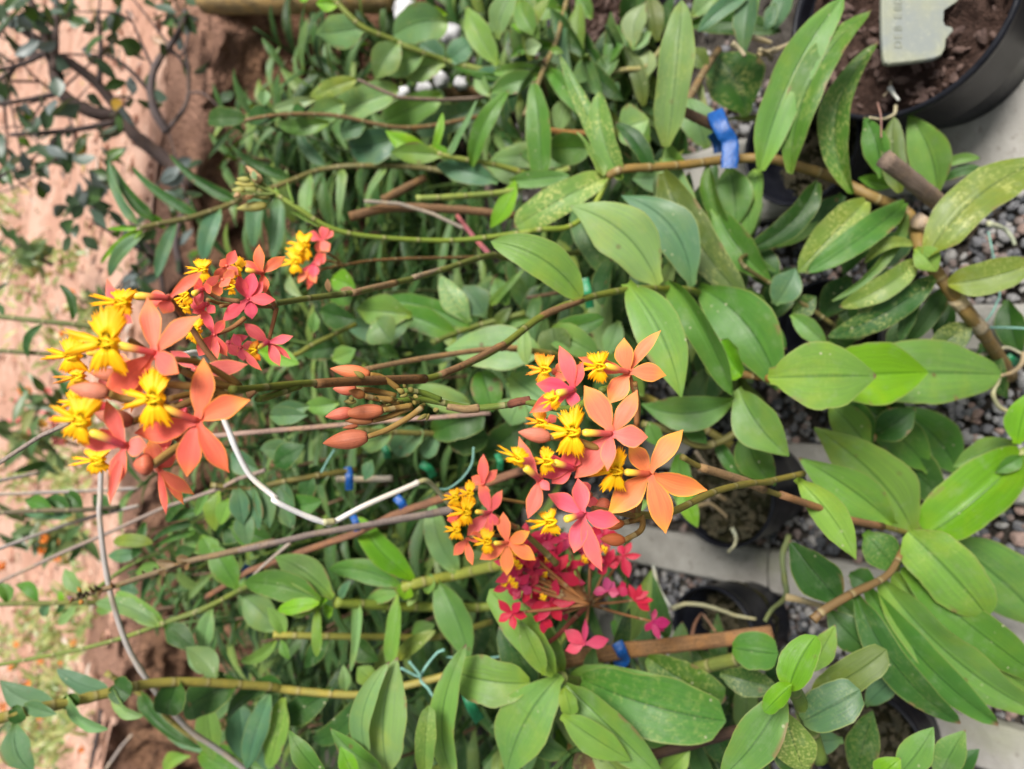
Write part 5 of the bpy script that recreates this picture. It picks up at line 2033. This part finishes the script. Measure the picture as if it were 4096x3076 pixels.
for bx, by, tx, ty in ((1160, 400, 1060, 390), (1150, 410, 1100, 440), (1080, 420, 940, 410), (1000, 455, 990, 500)):
    leaves(DR, [], '@02\n%d %d %d %d 60 k=x f=.6 m=.1 y=.66' % (bx, by, tx, ty), .66)
bud(DR, '02', (500, 640), (480, 670), 30, .71, (.5, .2, .03))
bud(DR, '02', (490, 600), (470, 560), 24, .71, (.45, .22, .04))
bud(DR, '02', (440, 640), (405, 615), 26, .71, (.25, .12, .14))

# small dry bits and pale roots
M['root'] = make_stem_mat('root', .7, .3)


def root(label, txt, Y, r, c_):
    q = fill_Y(parse_pts(txt), Y)
    V, F, U = tube(smooth_line([at(*p_) for p_ in q], 6), lambda t: r / 1000 * (1 - .4 * t), 8, wob=.35)
    return tag(mesh_obj('aerial_root', V, F, M['root'], None, U, tint(c_, .06)), label, 'root', 'aerial roots')


WHT, BRT = (.52, .53, .45), (.30, .22, .12)
root('white root hanging down the gravel from the mouth of the sunken black pot', '@22 925 430 .60, 950 540 .575, 990 620 .56, 1030 680 .55', .57, 2.4, WHT)
root('long cream root lying across the mouth of the sunken black pot', '@22 1040 690 .535, 1120 665 .53, 1230 672 .52, 1330 700 .51, 1430 735 .50, 1545 755 .485', .5, 2.8, (.45, .42, .25))
root('white root curling over the rim of the round black pot', '@22 1400 205 .50, 1425 260 .495, 1415 310 .49, 1378 350 .50', .5, 2.6, (.46, .48, .36))
root('brown root lying over the moss of the round black pot', '@22 1310 0 .53, 1400 60 .525, 1530 95 .515', .52, 3.0, (.28, .22, .13))
root('tan root crossing the round black pot above the brown one', '@22 1190 70 .55, 1270 60 .54, 1340 110 .53, 1370 140 .525', .53, 2.8, BRT)
root('red-brown root standing in the sunken black pot', '@22 1160 850 .49, 1180 780 .50, 1215 720 .51', .5, 2.0, (.26, .13, .08))
root('thin brown root beside the red-brown one in the sunken pot', '@22 1300 830 .48, 1260 770 .495, 1225 725 .505', .5, 1.7, (.24, .14, .09))
root('olive root climbing from the gravel by the low fan of strap leaves', '@32 235 255 .36, 195 380 .355, 210 520 .345, 215 620 .335, 130 700 .33, 90 770 .33', .34, 3.0, (.10, .13, .055))
root('tan root knot at the foot of the low fan of strap leaves', '@32 215 620 .33, 300 640 .32, 400 670 .31, 470 690 .30', .32, 3.2, (.28, .22, .12))
root('white curled root at the right edge under the bright string', '@30 1440 1350 .25, 1530 1380 .245, 1580 1430 .24, 1600 1480 .238', .245, 3.0, (.42, .44, .30))
root('pale looping root at the right edge above the gravel', '@31 1500 780 .235, 1470 850 .235, 1490 930 .235, 1560 975 .23, 1640 960 .225', .235, 2.6, (.40, .38, .22))
root('tan root running to the right edge by the vivid green tie', '@31 1380 640 .255, 1480 610 .25, 1560 590 .245, 1661 640 .235', .25, 2.2, (.42, .40, .28))
root('tan dry root hanging below the vivid green tie', '@31 1655 620 .235, 1640 690 .235, 1580 740 .235, 1510 760 .237', .235, 2.6, (.36, .29, .18))
root('brown branching root on the soil of the big black pot', '@30 880 400 .33, 855 480 .32, 845 530 .315, 810 580 .31', .32, 2.0, (.26, .20, .13))
root('white root tip on the soil of the big black pot', '@30 845 530 .31, 870 570 .305, 900 605 .30', .305, 2.6, (.60, .60, .55))
root('thin root trailing over the front of the big black pot', '@30 880 640 .305, 870 690 .30, 800 720 .30, 720 710 .305', .3, 1.8, (.42, .38, .24))
root('fine upright rootlet on the soil of the big black pot', '@30 915 415 .325, 925 470 .32, 960 500 .315', .32, 1.6, (.33, .30, .19))
root('thin reddish rootlet hanging before the concrete at upper right', '@30 770 620 .31, 790 700 .30, 792 830 .29', .3, 1.1, (.30, .17, .14))
for i, (x, y, x2, y2) in enumerate(((1180, 1215, 1300, 1330), (1200, 1330, 1420, 1330), (1290, 1430, 1480, 1345), (1250, 1500, 1340, 1610))):
    root(('uppermost dry grey root tangle in the round black pot', 'second dry root in the round black pot, lying level', 'dry root slanting up across the round black pot', 'lowest dry root of the tangle in the round black pot')[i],
         '@21 %d %d .55, %d %d .545, %d %d .54' % (x, y, (x + x2) // 2, (y + y2) // 2 + 20, x2, y2), .54, 2.3, (.30, .24, .17))
for i, (x, y, x2, y2) in enumerate(((70, 330, 250, 260), (130, 350, 60, 300), (1560, 330, 1661, 290), (1500, 220, 1640, 260), (1400, 260, 1480, 340))):
    root(('pale stub of root in the shade at the top edge by the long upright leaf', 'short pale root in the shade under the top edge leaves', 'tan root end between the upright leaves near the top', 'dry tan root lying under the blue-green pair at the top', 'grey root near the dark blotched leaf')[i],
         ('@30' if i < 2 else '@20') + ' %d %d .42, %d %d .415, %d %d .41' % (x, y, (x + x2) // 2 + 10, (y + y2) // 2, x2, y2), .42, 3.2, (.34, .29, .18))
leaves(thing('weed_seedling', 'tiny bright green fern-like weed at the far rim of the big black pot', 'weed', tuple(at(*uv('30', 1330, 90), .275))), [], '''
@30
1330 90 1290 20 40 k=n
1330 90 1380 60 36 k=n
1340 110 1395 105 34 k=n
1330 100 1280 120 34 k=n
1320 60 1330 0 34 k=n
1350 130 1300 160 30 k=n
1300 40 1260 20 30 k=n
''', .285)

# ================================================================== beyond the bed: log, white stones, shrub, far flowers
M['log'] = make_stem_mat('timber', .85, .9, .3)
Pa, Pb = at(830, -22, 1.52), at(1590, -40, 1.12)
P = [Pa.lerp(Pb, i / 24) for i in range(25)]
V, F, U = tube(P, lambda t: .036, 20, wob=.12)
tag(mesh_obj('timber_log', V, F, M['log'], None, U, (.42, .29, .13, 1)), 'yellow-brown peeled log along the top edge against the brown bank', 'log')
M['white_stone'] = make_plain('white_stone', (.62, .62, .62), .8, (.34, .33, .34), 60, .8, 200)
for (x, y, r_, Yk), lab in zip(((935, 60, 75, 1.0), (1215, 215, 62, .98), (1050, 520, 46, .95), (1150, 480, 52, .94), (935, 560, 44, .96), (1270, 500, 40, .93), (1110, 240, 34, 1.0)),
                               ('largest white stone at the top edge beside the yellow log', 'white stone seen between pale leaves below the top edge', 'small white stone left of its neighbour under the pale leaves',
                                'rough white stone under the pale leaves, right of the smaller one', 'white chip of stone beside the bare twig', 'greyish white stone right of the others by the twig', 'small round white stone peeping through the top pale leaves')):
    c_ = at(*uv('10', x, y), Yk)
    rad = r_ * K * depth(c_) / FPX
    o3 = Vector((x * .1, y * .1, 0))
    tag(mesh_obj('white_stone', [c_ + v * (rad * (1 + .55 * noise.noise(v * 1.3 + o3) + .3 * noise.noise(v * 3.1 + o3))) for v in ICV], ICF, M['white_stone']), lab, 'stone', 'white stones')
stake('squared brown wood block lying under the pale leaves near the bare twig', '@10 1185 560 .95, 1290 556 .94, 1400 552 .93', .94, 62, 62, (.14, .085, .035), 'wood_block', 'wood block')


SHR = 1


def shrub(label, Y, branches, leafs, c_leaf, seed, lw=.030, n_auto=0, r0=.011, name='shrub', cl2=None, along=(.15, 1)):
    rs = random.Random(seed)
    pts = [fill_Y(parse_pts(b_[0]), Y) for b_ in branches]
    o = thing(name, label, 'shrub', tuple(at(*pts[0][0])), None)
    lines = []
    for (txt, ra, rb), q in zip(branches, pts):
        L_ = smooth_line([at(*p_) for p_ in q], 6)
        lines.append(L_)
        V, F, U = tube(L_, lambda t: ra + (rb - ra) * t, 9, wob=.25)
        mesh_obj('trunk' if ra == r0 else 'limb', V, F, M['sheath'], o, U, tint((.115, .085, .08), .08))
    for k_ in range(int(n_auto * .45)):
        L_ = lines[rs.randrange(len(lines))]
        p0 = L_[int(rs.uniform(.3, .98) * (len(L_) - 1))]
        d_ = Vector((rs.uniform(-1, 1), rs.uniform(-.8, .8), rs.uniform(-.2, 1))).normalized() * rs.uniform(.08, .22)
        q_ = smooth_line([p0, p0 + d_ * .5 + Vector((rs.uniform(-.02, .02), 0, rs.uniform(-.02, .02))), p0 + d_], 4)
        v_, f_, u_ = tube(q_, lambda t: .0028 - .0017 * t, 6)
        mesh_obj('twig', v_, f_, M['sheath'], o, u_, tint((.13, .10, .095), .08))
        lines.append(q_)
    V, F, U = [], [], []

    def put(B, T, w):
        N = Vector((rs.uniform(-1, 1), rs.uniform(-1.2, .3), rs.uniform(.1, 1.1)))
        v, f, u = blade(B, T, w * .9, N, 'ell', rs.uniform(-.1, .1), rs.uniform(-.05, .12), rs.uniform(.05, .35), 0, 0, 7, 4, ripple=.05, seed=rs.random() * 50)
        b0 = len(V)
        V.extend(v)
        U.extend(u)
        F.extend([tuple(i + b0 for i in q) for q in f])
    for i in range(n_auto):
        L_ = lines[rs.randrange(len(lines))]
        t = rs.uniform(*along)
        c = L_[min(len(L_) - 1, int(t * len(L_)))]
        d_ = Vector((rs.uniform(-1, 1), rs.uniform(-1, 1), rs.uniform(-.8, .6))).normalized()
        B = c + d_ * .012
        put(B, B + d_ * lw * rs.uniform(1.2, 2.0), lw * rs.uniform(.8, 1.15))
    for tile, x, y, r_, k in leafs:
        for j in range(int(k * 1.7)):
            c = at(*uv(tile, x + rs.uniform(-r_, r_), y + rs.uniform(-r_, r_)), Y + rs.uniform(-.12, .12))
            d_ = Vector((rs.uniform(-1, 1), rs.uniform(-1, 1), rs.uniform(-1, .4))).normalized()
            put(c, c + d_ * lw * rs.uniform(1.2, 2.0), lw * rs.uniform(.8, 1.15))
    me = mesh_obj('foliage', V, F, M[c_leaf], o, U)
    return o


def foliage_mat(name, stops):
    m, n, l, b = mat(name)
    nb = NB(n, l)
    g = n.new('ShaderNodeNewGeometry')
    cr_ = n.new('ShaderNodeValToRGB')
    cr_.color_ramp.interpolation = 'CONSTANT'
    e = cr_.color_ramp.elements
    e[0].position, e[0].color = 0, (*stops[0][1], 1)
    e[1].position, e[1].color = stops[-1][0], (*stops[-1][1], 1)
    for p_, c_ in stops[1:-1]:
        k_ = e.new(p_)
        k_.color = (*c_, 1)
    l.new(g.outputs['Random Per Island'], cr_.inputs[0])
    col = nb.mix(nb.ramp(nb.noise(g.outputs['Position'], 40, 3), .4, .65, 0, .35), cr_.outputs[0], nb.mix(1.0, cr_.outputs[0], (.55, .6, .7), 'MULTIPLY'))
    l.new(col, b.inputs['Base Color'])
    b.inputs['Roughness'].default_value = .38
    add_translucent(m, n, l, b, nb.mix(1.0, col, (1.6, 1.6, .7), 'MULTIPLY'), .2)
    M[name] = m


foliage_mat('shrub_leaf', [(0, (.04, .075, .03)), (.3, (.07, .11, .075)), (.55, (.055, .11, .028)), (.78, (.13, .16, .15)), (.93, (.09, .19, .02)), (.975, (.32, .19, .02))])  # greyish stops paint a sky reflection into some leaves
foliage_mat('far_leaf', [(0, (.05, .11, .03)), (.3, (.09, .15, .05)), (.6, (.15, .20, .07)), (.85, (.22, .24, .08))])
shrub('dark shrub with a leaning forked trunk and round leathery leaves at the upper left', 1.72,
      [('@00 1180 1110 1.66, 1000 960, 830 830 1.72, 720 710, 560 680, 370 560 1.75, 330 430, 300 320, 170 200, -60 50', .0165, .008),
       ('@00 740 700 1.72, 600 520, 430 380, 310 320 1.74, 250 150, 150 -60', .011, .006),
       ('@00 700 740 1.72, 400 790, 60 815', .007, .004), ('@00 330 420 1.74, 335 200, 340 -40', .008, .005),
       ('@00 600 500 1.72, 610 300, 590 60', .006, .003), ('@00 370 560 1.75, 180 600, -60 640', .006, .003), ('@00 300 310 1.74, 100 400, -60 420', .006, .003)],
      [('00', 560, 340, 45, 3), ('00', 40, 330, 70, 4), ('00', 220, 310, 60, 2), ('00', 140, 710, 70, 4), ('00', 290, 640, 80, 3), ('00', 160, 1000, 90, 6), ('00', 460, 930, 60, 4),
       ('00', 590, 980, 70, 5), ('00', 240, 1080, 60, 3), ('00', 370, 1300, 40, 2), ('00', 470, 1380, 60, 3), ('00', 60, 980, 60, 3), ('00', 520, 1100, 80, 5), ('00', 600, 1220, 70, 4),
       ('00', 380, 60, 90, 5), ('00', 700, 80, 60, 4), ('00', 730, 220, 40, 2), ('00', 680, 700, 40, 2), ('00', 640, 840, 40, 3), ('00', 60, 120, 90, 8), ('00', 200, 120, 90, 5), ('00', 720, 320, 60, 3), ('00', 540, 1240, 60, 3), ('00', 330, 860, 80, 4), ('00', 200, 860, 60, 3)],
      'shrub_leaf', 3, .027, 90, .0165, along=(.45, 1))
shrub('thin grey twiggy shrub with sparse leaves between the leaning trunk and the brown bank', 1.62,
      [('@00 1010 800 1.56, 940 680, 910 540, 950 380, 1080 200, 1120 60', .009, .005), ('@00 1000 800 1.56, 1120 640, 1140 480, 1120 300', .005, .003), ('@00 915 560 1.6, 760 400, 640 330', .005, .003),
       ('@00 930 430 1.6, 820 180, 760 60', .003, .002), ('@00 1000 300 1.6, 1100 330, 1150 160', .003, .002)],
      [('00', 1060, 60, 80, 6), ('00', 1150, 120, 60, 4), ('00', 950, 80, 40, 2), ('00', 1080, 160, 40, 3)], 'shrub_leaf', 8, .026, 8, .009)
shrub('dark shrub foliage behind the head of flowers, in the gap below the bladed cane', 1.7,
      [('@00 1100 1661 1.6, 1060 1450, 1100 1300, 1150 1200', .008, .004), ('@01 1000 350 1.6, 960 100, @00 900 1500, 800 1400', .006, .003)],
      [('00', 900, 1480, 70, 3), ('00', 1120, 1350, 60, 3), ('01', 860, 120, 80, 6), ('01', 780, 200, 60, 3), ('00', 1100, 1200, 60, 3), ('00', 1180, 1480, 60, 3)], 'shrub_leaf', 12, .028, 20, .008)
shrub('low grey-green sprig growing on the pink soil at the left edge', 2.3,
      [('@00 320 1600 2.3, 200 1540, 110 1480', .006, .003)], [('00', 170, 1520, 50, 8), ('00', 120, 1470, 40, 5), ('00', 240, 1570, 40, 5)], 'far_leaf', 15, .03, 8, .006)


def far_flowers(label, Y, stalks, heads, greens, seed):
    rs = random.Random(seed)
    q0 = fill_Y(parse_pts(stalks[0]), Y)
    o = thing('flowering_plant', label, 'flowering plant', tuple(at(*q0[0])), 'far flowering plants')
    for s_ in stalks:
        V, F, U = tube(smooth_line([at(*p_) for p_ in fill_Y(parse_pts(s_), Y)], 5), lambda t: .0042 - .0014 * t, 7)
        mesh_obj('stem', V, F, M['stem'], o, U, tint((.13, .17, .05), .1))
    V, F, U = [], [], []
    for tile, x, y, r_, k in greens:
        for j in range(k):
            c = at(*uv(tile, x + rs.uniform(-r_, r_), y + rs.uniform(-r_, r_)), Y + rs.uniform(-.1, .1))
            d_ = Vector((rs.uniform(-1, 1), rs.uniform(-1, .6), rs.uniform(-.7, .9))).normalized()
            v, f, u = blade(c, c + d_ * rs.uniform(.05, .09), .02, Vector((rs.uniform(-1, 1), -1, rs.uniform(0, 1))), 'ell', 0, .05, .2, 0, 0, 7, 4, seed=rs.random() * 9)
            b0 = len(V)
            V.extend(v)
            U.extend(u)
            F.extend([tuple(i + b0 for i in q) for q in f])
    if V:
        mesh_obj('foliage', V, F, M['far_leaf'], o, U)
    for tile, x, y, r_, cc in heads:
        c = at(*uv(tile, x, y), Y - .02)
        rad = r_ * K * depth(c) / FPX
        V, F, U = [], [], []
        for j in range(16):
            d_ = Vector((rs.uniform(-1, 1), rs.uniform(-1, .5), rs.uniform(-1, 1))).normalized()
            v, f, u = blade(c + d_ * rad * .25, c + d_ * rad * rs.uniform(.8, 1.15), rad * .75, Vector((rs.uniform(-.6, .6), -1, rs.uniform(0, .9))), 'tep', 0, .05, .1, 0, 0, 6, 4, seed=rs.random() * 9)
            b0 = len(V)
            V.extend(v)
            U.extend(u)
            F.extend([tuple(i + b0 for i in q) for q in f])
        mesh_obj('flower', V, F, M['petal'], o, U, (*tint(cc, .05), .25))
    return o


FP, FO = (.85, .26, .25), (.90, .30, .05)
far_flowers('far plant with pink flower dots above the left end of the grey stick', 2.1, ['@01 340 1010 2.1, 200 960, 60 900'],
            [('01', 285, 855, 30, FP), ('01', 125, 930, 40, FP), ('01', 262, 958, 36, FP), ('01', 190, 1088, 30, FP), ('01', 110, 1022, 26, FP), ('01', 60, 1040, 22, FP), ('01', 330, 1030, 34, FP), ('01', 150, 850, 44, FO), ('01', 200, 915, 24, FO)],
            [('01', 200, 1000, 120, 14), ('01', 330, 920, 70, 8)], 1)
far_flowers('far plant with pink and yellow-orange flower dots below the left end of the grey stick', 2.0, ['@01 480 1180 2.0, 330 1140, 200 1070'],
            [('01', 350, 1150, 42, FP), ('01', 375, 1155, 28, (.9, .40, .03)), ('01', 255, 1050, 32, (.9, .42, .04)), ('01', 128, 1148, 18, FO), ('01', 320, 1090, 26, FP)], [('01', 100, 1090, 60, 10), ('01', 280, 1180, 80, 12)], 2)
far_flowers('far plant with a knot of orange flower dots at the left below the thin stalks', 2.0, ['@02 420 330 2.0, 300 300, 200 280'],
            [('02', 262, 270, 32, FO), ('02', 332, 285, 28, FO), ('02', 258, 340, 32, FO), ('02', 345, 390, 26, FO), ('01', 350, 1490, 28, FO), ('01', 665, 1465, 20, FO)], [('02', 130, 240, 110, 16), ('02', 420, 240, 90, 12), ('01', 300, 1250, 60, 8)], 3)
far_flowers('far plant with scattered single orange dots at the bottom left', 2.35, ['@02 420 1300 2.35, 250 1250, 100 1150'],
            [('02', 60, 1050, 20, FO), ('02', 160, 1148, 26, FO), ('02', 22, 1285, 26, FO), ('02', 246, 1342, 26, (.9, .45, .02)), ('02', 490, 1545, 22, FO), ('02', 240, 1008, 22, FO), ('02', 98, 908, 18, FO), ('02', 440, 898, 20, (.75, .35, .06)), ('02', 365, 1020, 14, FO), ('02', 5, 430, 36, FO)],
            [('02', 120, 1440, 160, 10)], 4)
far_flowers('far lone orange flower on the pink soil above the largest head', 2.2, ['@01 520 330 2.2, 430 260'], [('01', 428, 255, 26, FO), ('01', 320, 620, 20, FO), ('01', 370, 505, 20, FO)], [('01', 590, 300, 50, 6), ('01', 600, 400, 50, 5)], 5)

plant('thin stalk at the left edge above the largest head with two curled leaves', 1.0, '@01 -150 395 1.05, 0 402, 250 430, 600 462 .98', (2.8, 3.2), '''
@01
442 425 358 208 52 k=d b=.16
258 450 172 655 52 k=d b=.14
30 395 -20 320 40 k=d
''', 'd', (.13, .15, .05), 6, name='leafy_stalk', cat='leafy stalk', group='leafy stalks')
plant('second thin stalk at the left edge, just above the yellow lips', 1.02, '@01 -150 600 1.05, 0 608, 200 622, 420 635 1.0, 520 640', (2.6, 2.8), '''
@01
420 900 310 720 50 k=d b=.1 y=1.0
480 560 420 500 50 k=g y=1.0
430 520 500 590 50 k=v y=1.0
''', 'g', (.15, .15, .05), 6, name='leafy_stalk', cat='leafy stalk', group='leafy stalks')
plant('stalk at the far left with a clump of dark hooked leaves', .95, '@02 -150 115 1.0, 0 112, 250 100, 500 95 .96, 720 80', (2.4, 2.8), '''
@02
510 110 385 -15 105 k=d b=.12 f=.3
430 120 275 25 95 k=d b=.12 f=.3
330 120 150 35 90 k=g b=.1 f=.3
440 130 130 110 52 k=b
650 120 560 0 95 k=d b=.1
''', 'd', (.15, .13, .08), 6, name='leafy_stalk', cat='leafy stalk', group='leafy stalks')
plant('slender stalk with curled green leaves at the left edge over the dark soil', .98, '@02 -150 690 1.0, 0 665, 240 660, 480 655 .96, 640 658', (2.6, 2.8), '''
@02
240 660 92 550 75 k=g b=.2 f=.4
50 665 -20 535 80 k=g b=.15 f=.4
470 670 350 790 70 k=p b=-.06
300 660 255 740 60 k=b
400 655 345 720 40 k=d
380 650 360 585 40 k=n
500 600 390 450 90 k=p
''', 'g', (.17, .19, .05), 7, name='leafy_stalk', cat='leafy stalk', group='leafy stalks')

# ---- litter and grass on the upper soil
rs = random.Random(21)
V, F, U = [], [], []
for i in range(1500):
    y = rs.uniform(0, 3.2)
    x = rs.uniform(-1.6, 1.4) * (1 + y * .25)
    p_ = upper_fn(x / (1 + (bank_y(x) + .16 + y * y * .2) * .25), math.sqrt(max(0, y * .9)))
    p_.z = TOPZ + .008 + .02 * noise.noise(Vector((p_.x * 3, p_.y * 3, 7)))
    d_ = Vector((rs.uniform(-1, 1), rs.uniform(-1, 1), rs.uniform(-.1, .35))).normalized()
    L_ = rs.uniform(.018, .05)
    v, f, u = blade(p_, p_ + d_ * L_, L_ * rs.uniform(.3, .6), Vector((rs.uniform(-.6, .6), rs.uniform(-.6, .6), 1)), 'ell', rs.uniform(-.2, .2), rs.uniform(-.1, .2), rs.uniform(0, .6), 0, 0, 5, 4, seed=i)
    b0 = len(V)
    V.extend(v)
    U.extend(u)
    F.extend([tuple(k + b0 for k in q) for q in f])
foliage_mat('litter', [(0, (.45, .30, .20)), (.25, (.25, .12, .08)), (.45, (.60, .50, .42)), (.65, (.14, .08, .055)), (.8, (.45, .35, .14)), (.9, (.12, .16, .06))])
stuff(mesh_obj('leaf_litter', V, F, M['litter'], None, U))
V, F, U = [], [], []
for tile, cx, cy, r_, k in (('02', 330, 1180, 150, 150), ('02', 300, 1420, 170, 150), ('02', 430, 240, 120, 90), ('02', 380, 880, 120, 80), ('01', 420, 1330, 130, 90), ('02', 120, 1520, 120, 70), ('01', 570, 400, 90, 40), ('00', 420, 1560, 90, 40), ('02', 480, 620, 120, 60), ('01', 540, 1000, 100, 60), ('00', 60, 1250, 90, 30), ('01', 180, 200, 200, 40), ('01', 300, 560, 160, 50), ('00', 120, 1600, 120, 50), ('02', 250, 760, 140, 70), ('02', 60, 900, 120, 60), ('01', 120, 1380, 140, 60)):
    for j in range(k):
        u_, v_ = uv(tile, cx + rs.gauss(0, r_ * .6), cy + rs.gauss(0, r_ * .6))
        p_ = ground(u_, v_, TOPZ)
        if p_.y < bank_y(p_.x) + .05 or p_.y > 7:
            continue
        d_ = Vector((rs.uniform(-1, 1), rs.uniform(-1, 1), rs.uniform(.1, .9))).normalized()
        L_ = rs.uniform(.03, .07)
        v, f, u = blade(p_, p_ + d_ * L_, rs.uniform(.008, .018), Vector((rs.uniform(-.6, .6), -1, .6)), 'ell', 0, .1, .2, 0, 0, 5, 2, seed=j)
        b0 = len(V)
        V.extend(v)
        U.extend(u)
        F.extend([tuple(q_ + b0 for q_ in q) for q in f])
foliage_mat('weeds', [(0, (.26, .31, .09)), (.3, (.36, .38, .14)), (.6, (.20, .27, .08)), (.85, (.42, .38, .16))])
stuff(mesh_obj('weedy_grass', V, F, M['weeds'], None, U))

# ---- the deep mass of canes and leaves nobody could count
V, F, U = [], [], []


def add(v, f, u):
    b0 = len(V)
    V.extend(v)
    U.extend(u)
    F.extend([tuple(k + b0 for k in q) for q in f])


def sprig(base, top, n, L0, W0, sub=None):
    P = smooth_line([base, base.lerp(top, .5) + Vector((rs.uniform(-.03, .03), rs.uniform(-.03, .03), 0)), top], 5)
    add(*tube(P, lambda t: .0030 - .001 * t, 6))
    side = rs.uniform(-.75, .75)
    wk = rs.uniform(.75, 1.15)
    for i in range(n):
        t = .08 + .92 * (i + rs.random() * .6) / n
        c = P[min(len(P) - 1, int(t * (len(P) - 1)))]
        a = side + math.pi * (i % 2) + rs.uniform(-.3, .3)
        d_ = Vector((math.cos(a), math.sin(a), rs.uniform(.1, .9) if i > n - 3 else rs.uniform(-.25, .6))).normalized()
        L_ = L0 * rs.uniform(.75, 1.2) * (.75 if i > n - 2 else 1)
        N = Vector((-d_.x * .6, -d_.y * .6, 1)) + Vector((rs.uniform(-.25, .25), rs.uniform(-.5, .1), 0))
        add(*blade(c, c + d_ * L_, W0 * wk * rs.uniform(.8, 1.15), N, rs.choice(('ell', 'lan', 'lan')), rs.uniform(-.08, .08), rs.uniform(.05, .2), rs.uniform(.2, .5), 0, rs.uniform(-18, 18), 9, 4, ripple=.04, seed=rs.random() * 60))


def region(n, us, vs, Ys, hz, L0, W0, nl=9):
    for i in range(n):
        u_, v_, Y_ = rs.uniform(*us), rs.uniform(*vs), rs.uniform(*Ys)
        top = at(u_, v_, Y_)
        h_ = rs.uniform(*hz)
        base = Vector((top.x + rs.uniform(-.05, .05), top.y + rs.uniform(-.05, .12), max(.01, top.z - h_)))
        sprig(base, top, nl, L0, W0)


region(90, (900, 2000), (900, 2300), (.85, 1.35), (.12, .35), .115, .014, 9)
region(60, (780, 1500), (2100, 3150), (.95, 1.5), (.15, .4), .115, .015, 9)
region(34, (1300, 2100), (2300, 3150), (.7, 1.0), (.12, .35), .10, .022, 8)
region(60, (1000, 2200), (-60, 1000), (1.0, 1.4), (.12, .35), .10, .02, 9)
region(26, (2000, 2700), (0, 900), (.6, .85), (.06, .2), .08, .026, 8)
region(24, (1900, 2400), (900, 1700), (.62, .9), (.06, .2), .08, .026, 8)
region(16, (2400, 3000), (900, 1500), (.46, .56), (.04, .12), .07, .026, 6)
region(14, (2100, 3000), (2750, 3100), (.38, .5), (.04, .12), .07, .026, 6)
region(8, (2050, 2450), (2250, 2700), (.62, .8), (.05, .15), .07, .026, 6)
region(16, (900, 1100), (300, 800), (1.2, 1.4), (.1, .2), .07, .018, 10)
region(34, (480, 1000), (1950, 2500), (1.0, 1.35), (.15, .4), .07, .012, 12)
region(26, (850, 1300), (2400, 2950), (.95, 1.3), (.15, .4), .09, .017, 10)
region(20, (700, 1000), (1100, 1900), (1.1, 1.4), (.15, .35), .07, .014, 12)
stuff(mesh_obj('thicket', V, F, M['thicket'], None, U))
